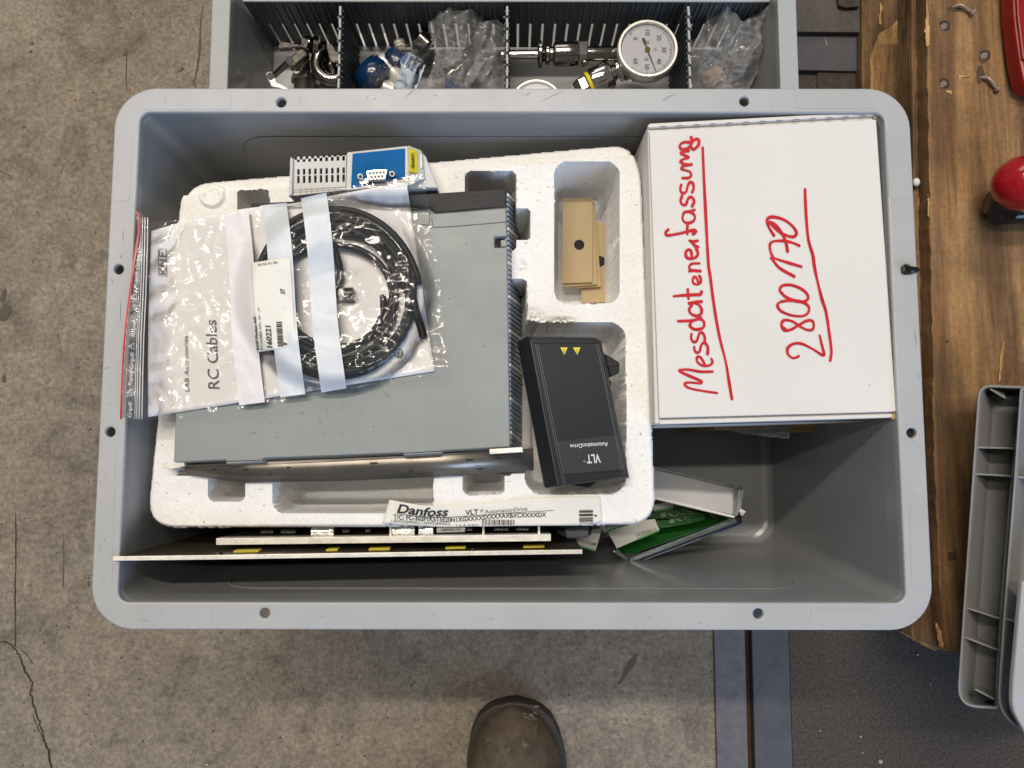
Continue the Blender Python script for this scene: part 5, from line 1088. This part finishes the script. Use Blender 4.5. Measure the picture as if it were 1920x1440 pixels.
# glassy front edge of the base
MB().prism([P(*q5(1665, 785), .212), P(*q5(1720, 830), .212), P(*q5(490, 1300), .207), P(*q5(465, 1235), .207)], [P(*q5(1665, 785), .198), P(*q5(1720, 835), .190), P(*q5(490, 1308), .190), P(*q5(465, 1240), .194)]).build('base_edge', mat('glassy_edge', (.16, .20, .20), .12, var=.35, vs=30, metal=.35, bump=.2, bs=40), LD, bevel=.0015)
MB().tube([P(*q5(1745, 820), .209), P(*q5(1715, 850), .206), P(*q5(1100, 1085), .203), P(*q5(500, 1312), .201)], .0011, 6).build('blue_edge', M['navy'], LD, 60)
MB().px([q5(1680, 715), q5(1720, 720), q5(1750, 790), q5(1735, 840), q5(1700, 840), q5(1675, 770)], .214, .02).build('hinge', M['blackgl'], LD, bevel=.001)
MB().px([q5(290, 1160), q5(350, 1150), q5(470, 1235), q5(490, 1300), q5(440, 1270)], .205, .01).build('clasp', M['case'], LD, bevel=.001)
for c in ([(1360, 700), (1390, 765), (1480, 800), (1400, 720)],): MB().px([q5(*p) for p in c], .180, .003).build('rib', M['case'], LD)
pcb = [('circuit_card', 'upper green circuit card printed with pale marks inside the clear case', [(700, 740), (1040, 660), (1330, 740), (1330, 790), (800, 800), (680, 790)], .182),
       ('circuit_card', 'lower green circuit card with white symbol block, lying in the open clear case', [(780, 820), (1330, 770), (1340, 810), (1140, 860), (830, 905), (790, 870)], .186)]
for nme, lb_, pl, z_ in pcb:
    o = MB().px([q5(*p) for p in pl], z_, .0016).build(nme, M['pcb'], None, bevel=.0003); tag(o, lb_, 'circuit card', 'green circuit cards')
    mm = MB()
    if z_ < .185:
        mm.px([q5(835, 735), q5(890, 728), q5(892, 775), q5(836, 780)], z_ + .0004, .0003); ribbon(mm, [q5(920, 740), q5(965, 760)], 3, z_, .0005, 1); ribbon(mm, [q5(985, 770), q5(1050, 720)], 1, z_, .0005, 1); ribbon(mm, [q5(1060, 690), q5(1180, 720)], .8, z_, .0005, 1); ribbon(mm, [q5(1060, 745), q5(1260, 730)], .8, z_, .0005, 1)
    else:
        mm.px([q5(930, 805), q5(985, 798), q5(987, 840), q5(932, 846)], z_ + .0004, .0003); ribbon(mm, [q5(1010, 800), q5(1060, 815)], 3, z_, .0005, 1); ribbon(mm, [q5(1085, 800), q5(1160, 760), q5(1150, 830)], .9, z_, .0005, 1); ribbon(mm, [q5(800, 825), q5(800, 870), q5(860, 890), q5(950, 880)], .7, z_, .0005, 1); ribbon(mm, [q5(1090, 780), q5(1110, 805), q5(1125, 780)], .9, z_, .0005, 1)
    mm.build('card_print', mat('pale_green_print', (.22, .36, .20), .5), o)
def slip(pl, z, label, txt, base, up, edge):
    o = MB().px(pl, z, .0006).build('paper_slip', M['label'], None); tag(o, label, 'paper label', 'paper slips by the clear case')
    t_ = MB(); ptext(t_, txt, base, up, z, .0004, bold=.01); t_.build('lettering', M['textg'], o)
    e = MB(); ribbon(e, edge, 3.0, z, .0006, 1, caps=False); e.build('green_edge', M['pcbedge'], o); return o
slip([q5(235, 940), q5(650, 810), q5(770, 800), q5(790, 860), q5(820, 925), q5(570, 1030), q5(340, 1130)], .196, 'folded white slip with upside-down serial number on the green tray of the clear case', '11502521', [q5(775, 895), q5(560, 965)], (1.8, 6.4), [q5(570, 1030), q5(815, 930)])
slip([(1036, 1010), (1062, 1004), (1128, 990), (1126, 1000), (1117, 1032), (1074, 1021)], .225, 'white slip printed with numbers between panel end and clear case', 'M5020252', [(1118, 1018), (1077, 1008)], (-1.6, 6.0), [(1074, 1021), (1117, 1033)])
slip([(1125, 987), (1172, 980), (1160, 990), (1134, 999)], .230, 'small slip with red lettering just below the styrofoam corner', 'BT010', [(1156, 980), (1135, 985)], (1, 5), [(1138, 997), (1172, 983)])
slip([q5(740, 640), q5(960, 600), q5(975, 670), q5(760, 710)], .190, 'dim white slip under the styrofoam corner, behind the green cards', '120252', [q5(955, 665), q5(770, 690)], (.8, 4.5), [q5(760, 712), q5(960, 676)])

# ================================================================== RIGHT SIDE: pallet, ribbed crate, tools
ZP = .144
PL = thing('wooden_pallet', 'weathered wooden pallet with rusty nails and split edge right of the crates', 'pallet', P(1840, 500, 0))
def board(u_l, u_r, z, t, mt, name, ju=2.2, seed=1, chip=True, par=None):
    """long board: left edge pixel polyline u_l [(u,v)...], right edge u_r"""
    rs = np.random.RandomState(seed); A = np.array(u_l, float); vs = np.linspace(A[0, 1], A[-1, 1], 90); ul = np.interp(vs, A[:, 1], A[:, 0]) + ju * (fbm(vs / 30., vs * 0, 4, seed) - .45) * 2 + .8 * rs.randn(90)
    B = np.array(u_r, float); ur = np.interp(vs, B[:, 1], B[:, 0])
    L_ = PN(ul, vs, np.full(90, z)); R_ = PN(ur, vs, np.full(90, z)); mb = MB(); top = [Vector(x) for x in L_] + [Vector(x) for x in R_]; bot = [Vector((x.x, x.y, x.z - t)) for x in top]
    n = 90; f = []
    for i in range(n - 1):
        f += [(i, i + 1, n + i + 1, n + i), (2 * n + i, 2 * n + n + i, 2 * n + n + i + 1, 2 * n + i + 1), (i, 2 * n + i, 2 * n + i + 1, i + 1), (n + i, n + i + 1, 3 * n + i + 1, 3 * n + i)]
    f += [(0, n, 3 * n, 2 * n), (n - 1, 3 * n - 1, 4 * n - 1, 2 * n - 1)]
    mb.add(top + bot, f); return mb.build(name, mt, PL, bevel=.0008)
board([(1736, -90), (1737, 0), (1739, 120), (1742, 300), (1744, 430), (1748, 600), (1750, 760), (1752, 870), (1757, 980), (1762, 1100), (1772, 1190), (1781, 1222)], [(2130, -90), (2130, 1236)], ZP, .020, M['wood'], 'board', 1.2, 3)
# side of the stringer under it
def pxbox(pl, z, h, nm, mt, bev=.001, par=PL): return MB().px(pl, z, h).build(nm, mt, par, bevel=bev)
pxbox([(1708, -90), (1733, -90), (1737, 300), (1742, 700), (1760, 1180), (1766, 1218), (1710, 1194), (1716, 700)], .124, .03, 'stringer', M['wood2'], .002)
pxbox([(1615, -90), (1716, -90), (1716, 260), (1690, 300), (1618, 280)], .022, .022, 'deck_board', M['wood2'], .002)
pxbox([(1700, 900), (1800, 900), (1800, 1224), (1770, 1222), (1700, 1190)], .090, .090, 'block', M['wood2'], .003)
# torn wood splinters: pale split areas as raised ragged slivers
def splinter(pl, z, seed, mt=None, amp=.004, par=PL):
    us = [p[0] for p in pl]; vs = [p[1] for p in pl]
    hfield('splinter', min(us) - 2, max(us) + 2, min(vs) - 2, max(vs) + 2, 1.6, z, lambda u, v: (amp * (fbm(u / 4., v / 26., 3, seed) - .5), sdpoly(u, v, pl) + 3 * (fbm(u / 5., v / 8., 2, seed) - .45) < 0), mt or M['chip'], par, 40)
splinter([(1690, 30), (1694, 60), (1696, 175), (1690, 200), (1632, 190), (1630, 110), (1648, 62), (1672, 48)], .0245, 5)
splinter([(1650, 0), (1656, 12), (1652, 50), (1647, 40)], .0250, 6)
splinter([(1737, -20), (1742, 30), (1744, 84), (1737, 90), (1734, 60)], ZP + .001, 7)
splinter([(1741, 360), (1745, 380), (1743, 410), (1739, 408)], ZP + .001, 8)
splinter([(1748, 868), (1756, 872), (1764, 980), (1757, 975)], ZP - .004, 9)
splinter([(1752, 1160), (1764, 1180), (1778, 1221), (1762, 1212)], ZP - .006, 10)
splinter([(1797, 138), (1812, 141), (1822, 138), (1822, 144), (1805, 145), (1799, 151)], ZP + .0012, 11, None, .001)
splinter([(1769, 170), (1786, 168), (1785, 178), (1780, 176)], ZP + .0012, 12, None, .001)
splinter([(1875, 660), (1880, 640), (1884, 640), (1876, 715), (1872, 716)], ZP + .0010, 13, None, .001)
splinter([(1682, 1180), (1740, 1205), (1766, 1214), (1752, 1222), (1700, 1194)], .100, 14, None, .004)
stp = MB()
for (u, v, a_, b_, sd) in ((1790, 17, 14, 5, 1), (1845, 108, 10, 10, 2), (1838, 140, 7, 18, 3), (1868, 168, 5, 9, 4), (1888, 52, 9, 11, 5), (1786, 1043, 9, 9, 6), (1776, 640, 3, 3, 7)):
    r = np.random.RandomState(sd); stp.add([P(u + a_ * (1 + .3 * r.randn() * .5) * math.cos(w_), v + b_ * (1 + .3 * r.randn() * .5) * math.sin(w_), ZP + .0004) for w_ in np.linspace(0, 2 * math.pi, 16, endpoint=False)], [tuple(range(16))])
stp.build('rust_stain', mat('rust_stained_wood', (.075, .042, .02), .7, var=.4, vs=150), PL)
for (u, v) in ((1769, 50), (1768, 158), (1845, 105), (1887, 53)):
    n0 = MB().lathe(P(u, v, ZP - .003), P(u, v, ZP + .0024), [(0, .0034), (.7, .0038), (1, .0030)], 14).build('nail', M['nail'], PL, 50)
    MB().lathe(P(u, v, ZP - .001), P(u, v, ZP + .0007), [(0, .0060), (1, .0056)], 16).build('nail_dent', M['dirt'], n0, 50)
for (p0, p1) in (((1784, 14), (1823, 22)), ((1836, 146), (1870, 166))):
    a, b_ = P(*p0, ZP - .002), P(*p1, ZP + .004); mid_ = (a + b_) / 2 + Vector((0, .001, .004)); m1 = a * .7 + b_ * .3 + Vector((0, .001, .005))
    n0 = MB().tube([a, m1, mid_, b_ + Vector((0, 0, -.001))], .0019, 10).build('bent_nail', M['nail'], PL, 60)
    d_ = (b_ - mid_).normalized(); MB().lathe(b_ - d_ * .001, b_ + d_ * .0015, [(0, .0036), (1, .0036)], 14).build('nail_head', M['nail'], n0, 50)
wb = MB().ball(P(1718, 342, .13), .0036, (1, 1.3, 1)).build('foam_crumb', M['bead'], None, 180); tag(wb, 'small white crumb caught between crate rim and pallet board', 'foam crumb')

# ribbed grey crate lying at the lower right
RC = thing('ribbed_crate', 'grey plastic crate with deep ribbed side channels at the lower right, partly on the pallet', 'crate', P(1870, 1050, 0.0))
def channel(name, poly, z, dp, slope_l, ribs):
    """open-topped moulded channel: narrow lip, sloped outer side, flat floor, cross ribs"""
    A = np.array(poly, float); n = len(A); nx = np.roll(A, -1, 0) - np.roll(A, 1, 0); nn = np.stack([-nx[:, 1], nx[:, 0]], 1); nn /= np.maximum(np.hypot(*nn.T), 1e-6)[:, None]
    c = A.mean(0); nn *= np.sign(((c - A) * nn).sum(1))[:, None]; lw = slope_l * np.clip(nn[:, 0], 0, 1) ** 1.5
    rings = [(A, z - .007)]
    for ins, f, dz_ in ((0, 0, -.0015), (1.2, 0, 0), (4.5, 0, 0), (5.8, .02, -.0015), (8, .5, -dp * .55), (9, .96, -dp * .97), (12, 1, -dp)): rings.append((A + nn * (ins + f * lw)[:, None], z + dz_))
    m = MB(); vs = []; fs = []
    for R_, zz in rings: vs += [Vector(q) for q in PN(R_[:, 0], R_[:, 1], np.full(n, zz))]
    for i in range(len(rings) - 1):
        for k in range(n): fs.append((i * n + k, i * n + (k + 1) % n, (i + 1) * n + (k + 1) % n, (i + 1) * n + k))
    fs.append(tuple((len(rings) - 1) * n + k for k in range(n))); m.add(vs, fs).build(name, M['ribplast'], RC, 42)
    for a, b_ in ribs:
        a = Vector(a); b_ = Vector(b_); d = (b_ - a).normalized(); w = Vector((-d.y, d.x)) * 1.9
        t = [P(*(a + w), z - .003), P(*(b_ + w), z - .003), P(*(b_ - w), z - .003), P(*(a - w), z - .003)]; tb = [P(*(a + w + Vector((24, 0))), z - dp), P(*(b_ + w), z - dp), P(*(b_ - w), z - dp), P(*(a - w + Vector((24, 0))), z - dp)]; MB().prism(t, tb).build('rib', M['ribplast'], RC, bevel=.0008)
p1 = roundpoly([(1834, 720), (1926, 724), (1903, 893), (1881, 1162), (1872, 1330), (1793, 1326)], [26, 6, 20, 20, 6, 42], 8)
channel('outer_channel', p1, .205, .040, 26, [((1832, 839), (1906, 841)), ((1829, 889), (1901, 893)), ((1806, 1138), (1880, 1162)), ((1801, 1192), (1876, 1221)), ((1856, 729), (1886, 747)), ((1828, 1292), (1866, 1312))])
p2 = roundpoly([(1912, 726), (2010, 726), (2010, 1420), (1940, 1385), (1868, 1340), (1880, 1162), (1901, 893)], [10, 0, 0, 0, 44, 20, 10], 8)
channel('inner_channel', p2, .222, .036, 18, [((1886, 1160), (1925, 1176)), ((1905, 894), (1940, 897))])
MB().px(roundpoly([(1917, 1090), (2100, 1090), (2100, 1470), (1960, 1440), (1898, 1330), (1900, 1280)], [6, 0, 0, 20, 20, 6], 5), .245, .006).build('rim', M['crate'], RC, bevel=.0015)
o_ = roundpoly([(1850, 740), (2010, 740), (2010, 1370), (1930, 1330), (1815, 1290)], 10, 3); MB().prism([P(u, v, .17) for u, v in o_], [P(u + 20, v + (8 if v < 1000 else -30), .0) for u, v in o_]).build('body', M['ribplast'], RC)

# red handled tool and red case
RT = thing('red_knob_tool', 'black tool with glossy red ball grip lying on the pallet board', 'tool', P(1900, 370, ZP))
c = P(1926, 346, .190)
MB().lathe(c + Vector((.05, 0, .01)), c - Vector((.034, 0, 0)), [(0, .010), (.2, .018), (.45, .0262), (.62, .0275), (.80, .0245), (.93, .016), (.985, .007), (1, .001)], 36).build('ball_grip', M['red'], RT, 180)
a, b_ = P(1862, 392, .165), P(1990, 385, .165)
MB().lathe(P(1853, 372, .163), P(1905, 388, .166), [(0, .010), (.08, .0150), (.9, .0165), (1, .0165)], 24).build('barrel', M['blackgl'], RT, 50)
MB().lathe(P(1856, 400, .158), P(1960, 395, .160), [(0, .008), (.1, .012), (1, .012)], 20).build('barrel', M['blackgl'], RT, 50)
MB().lathe(P(1868, 358, .176), P(1905, 362, .18), [(0, .003), (.2, .006), (1, .007)], 16).build('collar', M['chrome'], RT, 50)
RB = thing('red_case', 'dark red painted metal edge leaning in at the upper right corner', 'machine part', P(1960, 40, ZP))
MB().px([(1898, -60), (1900, 20), (1906, 75), (1913, 120), (1922, 160), (2060, 200), (2060, -60)], .168, .020).build('shell', M['reddark'], RB, bevel=.003)
MB().px([(1904, -60), (1908, 30), (1918, 110), (2000, 150), (2000, -60)], .171, .003).build('face', M['reddark'], RB, bevel=.002)

# ================================================================== BOOT
BT = thing('work_boot', 'worn dark brown leather work boot, its toe just entering at the bottom edge', 'boot', (P(962, 1400, 0).x, P(962, 1500, 0).y, 0))
bx = P(964, 1440, .03).x; y0 = P(964, 1327, .03).y
secs = [(-.001, .004, .030, .030, .020), (.006, .024, .040, .031, .024), (.018, .038, .051, .032, .030), (.036, .047, .062, .032, .036), (.060, .0515, .068, .031, .040), (.09, .053, .072, .030, .042), (.13, .051, .080, .03, .045), (.17, .045, .095, .03, .055), (.21, .040, .12, .03, .07), (.25, .040, .13, .03, .08), (.285, .036, .13, .03, .08), (.30, .02, .10, .03, .07)]
vs = []; fs = []; n = 28
for (d, hw, zt, cx_, _) in secs:
    for k in range(n):
        a_ = 2 * math.pi * k / n; c_, s_ = math.cos(a_), math.sin(a_); e = .72
        x = bx + hw * math.copysign(abs(c_) ** e, c_) - .010 * d / .3 * 0 + .004 * math.sin(d * 12); zc = (zt + .014) / 2; z = zc + (zt - .014) / 2 * math.copysign(abs(s_) ** (.9), s_)
        vs.append((x, y0 - d, z))
for i in range(len(secs) - 1):
    for k in range(n): fs.append((i * n + k, i * n + (k + 1) % n, (i + 1) * n + (k + 1) % n, (i + 1) * n + k))
fs.append(tuple(range(n))); fs.append(tuple((len(secs) - 1) * n + k for k in range(n)))
o = MB().add(vs, fs).build('upper', M['boot'], BT, 180); sb = o.modifiers.new('s', 'SUBSURF'); sb.levels = 2; sb.render_levels = 2
so2 = [(bx + .0045 * math.sin(0) + x, y) for x, y in []]
outl = []
for (d, hw, *_r) in secs: outl.append((bx + hw + .0045 + .004 * math.sin(d * 12), y0 - d + (.005 if d == 0 else 0)))
outr = [(2 * bx - x + .008 * math.sin((y0 - y) * 12), y) for x, y in outl]
yy = np.array([y for x, y in outl]); dd_ = y0 - yy; fine_ = np.r_[np.linspace(0, .05, 16) ** 1.0, np.linspace(.06, .30, 14)]
hw_ = np.interp(fine_, [0, .003, .008, .018, .036, .06, .09, .13, .17, .21, .25, .285, .30], [.004, .018, .030, .041, .0495, .0545, .0565, .0545, .049, .044, .043, .04, .026]) + .0015
outl = [(bx + a_ + .004 * math.sin(q_ * 12), y0 + .004 - q_) for a_, q_ in zip(hw_, fine_)]; outr = [(bx - a_ + .004 * math.sin(q_ * 12), y0 + .004 - q_) for a_, q_ in zip(hw_, fine_)]
pl = outl + outr[::-1]; MB().prism([Vector((x, y, .024)) for x, y in pl], [Vector((x, y, .0)) for x, y in pl]).build('sole', M['sole'], BT, bevel=.003)
sh = MB(); sh.lathe(Vector((bx, y0 - .245, .11)), Vector((bx, y0 - .26, .26)), [(0, .045), (.3, .046), (.7, .050), (1, .053), (1, .049), (.6, .046)], 30, caps=False); sh.build('shaft', M['boot'], BT, 60)
sc = MB(); q = P(996, 1361, .058); rs = np.random.RandomState(4)
def topz(x, y):
    d = y0 - y; zt = np.interp(d, [a_[0] for a_ in secs], [a_[2] for a_ in secs]); hw = np.interp(d, [a_[0] for a_ in secs], [a_[1] for a_ in secs]); k = np.clip(abs(x - bx) / hw, 0, .98); return .014 + (zt - .014) * (.5 + .5 * (1 - k ** 2.4) ** .55)
for k in range(26):
    x = q.x + .007 * rs.randn() * .7; y = q.y + .003 * rs.randn(); r_ = .0012 + .0018 * rs.rand(); sc.ball((x, y, float(topz(x, y)) - .0020), r_, (1.6, .7, .5), 8)
sc.build('scuff', M['scuff'], BT, 180)
lg_ = MB(); lg_.lathe(Vector((bx, y0 - .275, .20)), Vector((bx - .01, y0 - .33, .82)), [(0, .062), (.1, .068), (.5, .072), (1, .088)], 28); lg_.build('trouser_leg', mat('dark_work_trousers', (.03, .032, .04), .9, var=.2), BT, 60)  # leg out of view, added to shade the floor around the boot
# ================================================================== end
STUFF = ('seam', 'rust_stain', 'wall_rib', 'groove', 'ridge', 'slot', 'perforation', 'pin_hole', 'scale', 'ribs', 'scratch', 'numerals')
for o in S.objects:
    if o.parent and o.name.split('.')[0] in STUFF: o['kind'] = 'stuff'
for o in S.objects:
    if o.type == 'MESH' and o.parent is None and 'label' not in o and 'kind' not in o: print('UNTAGGED', o.name)
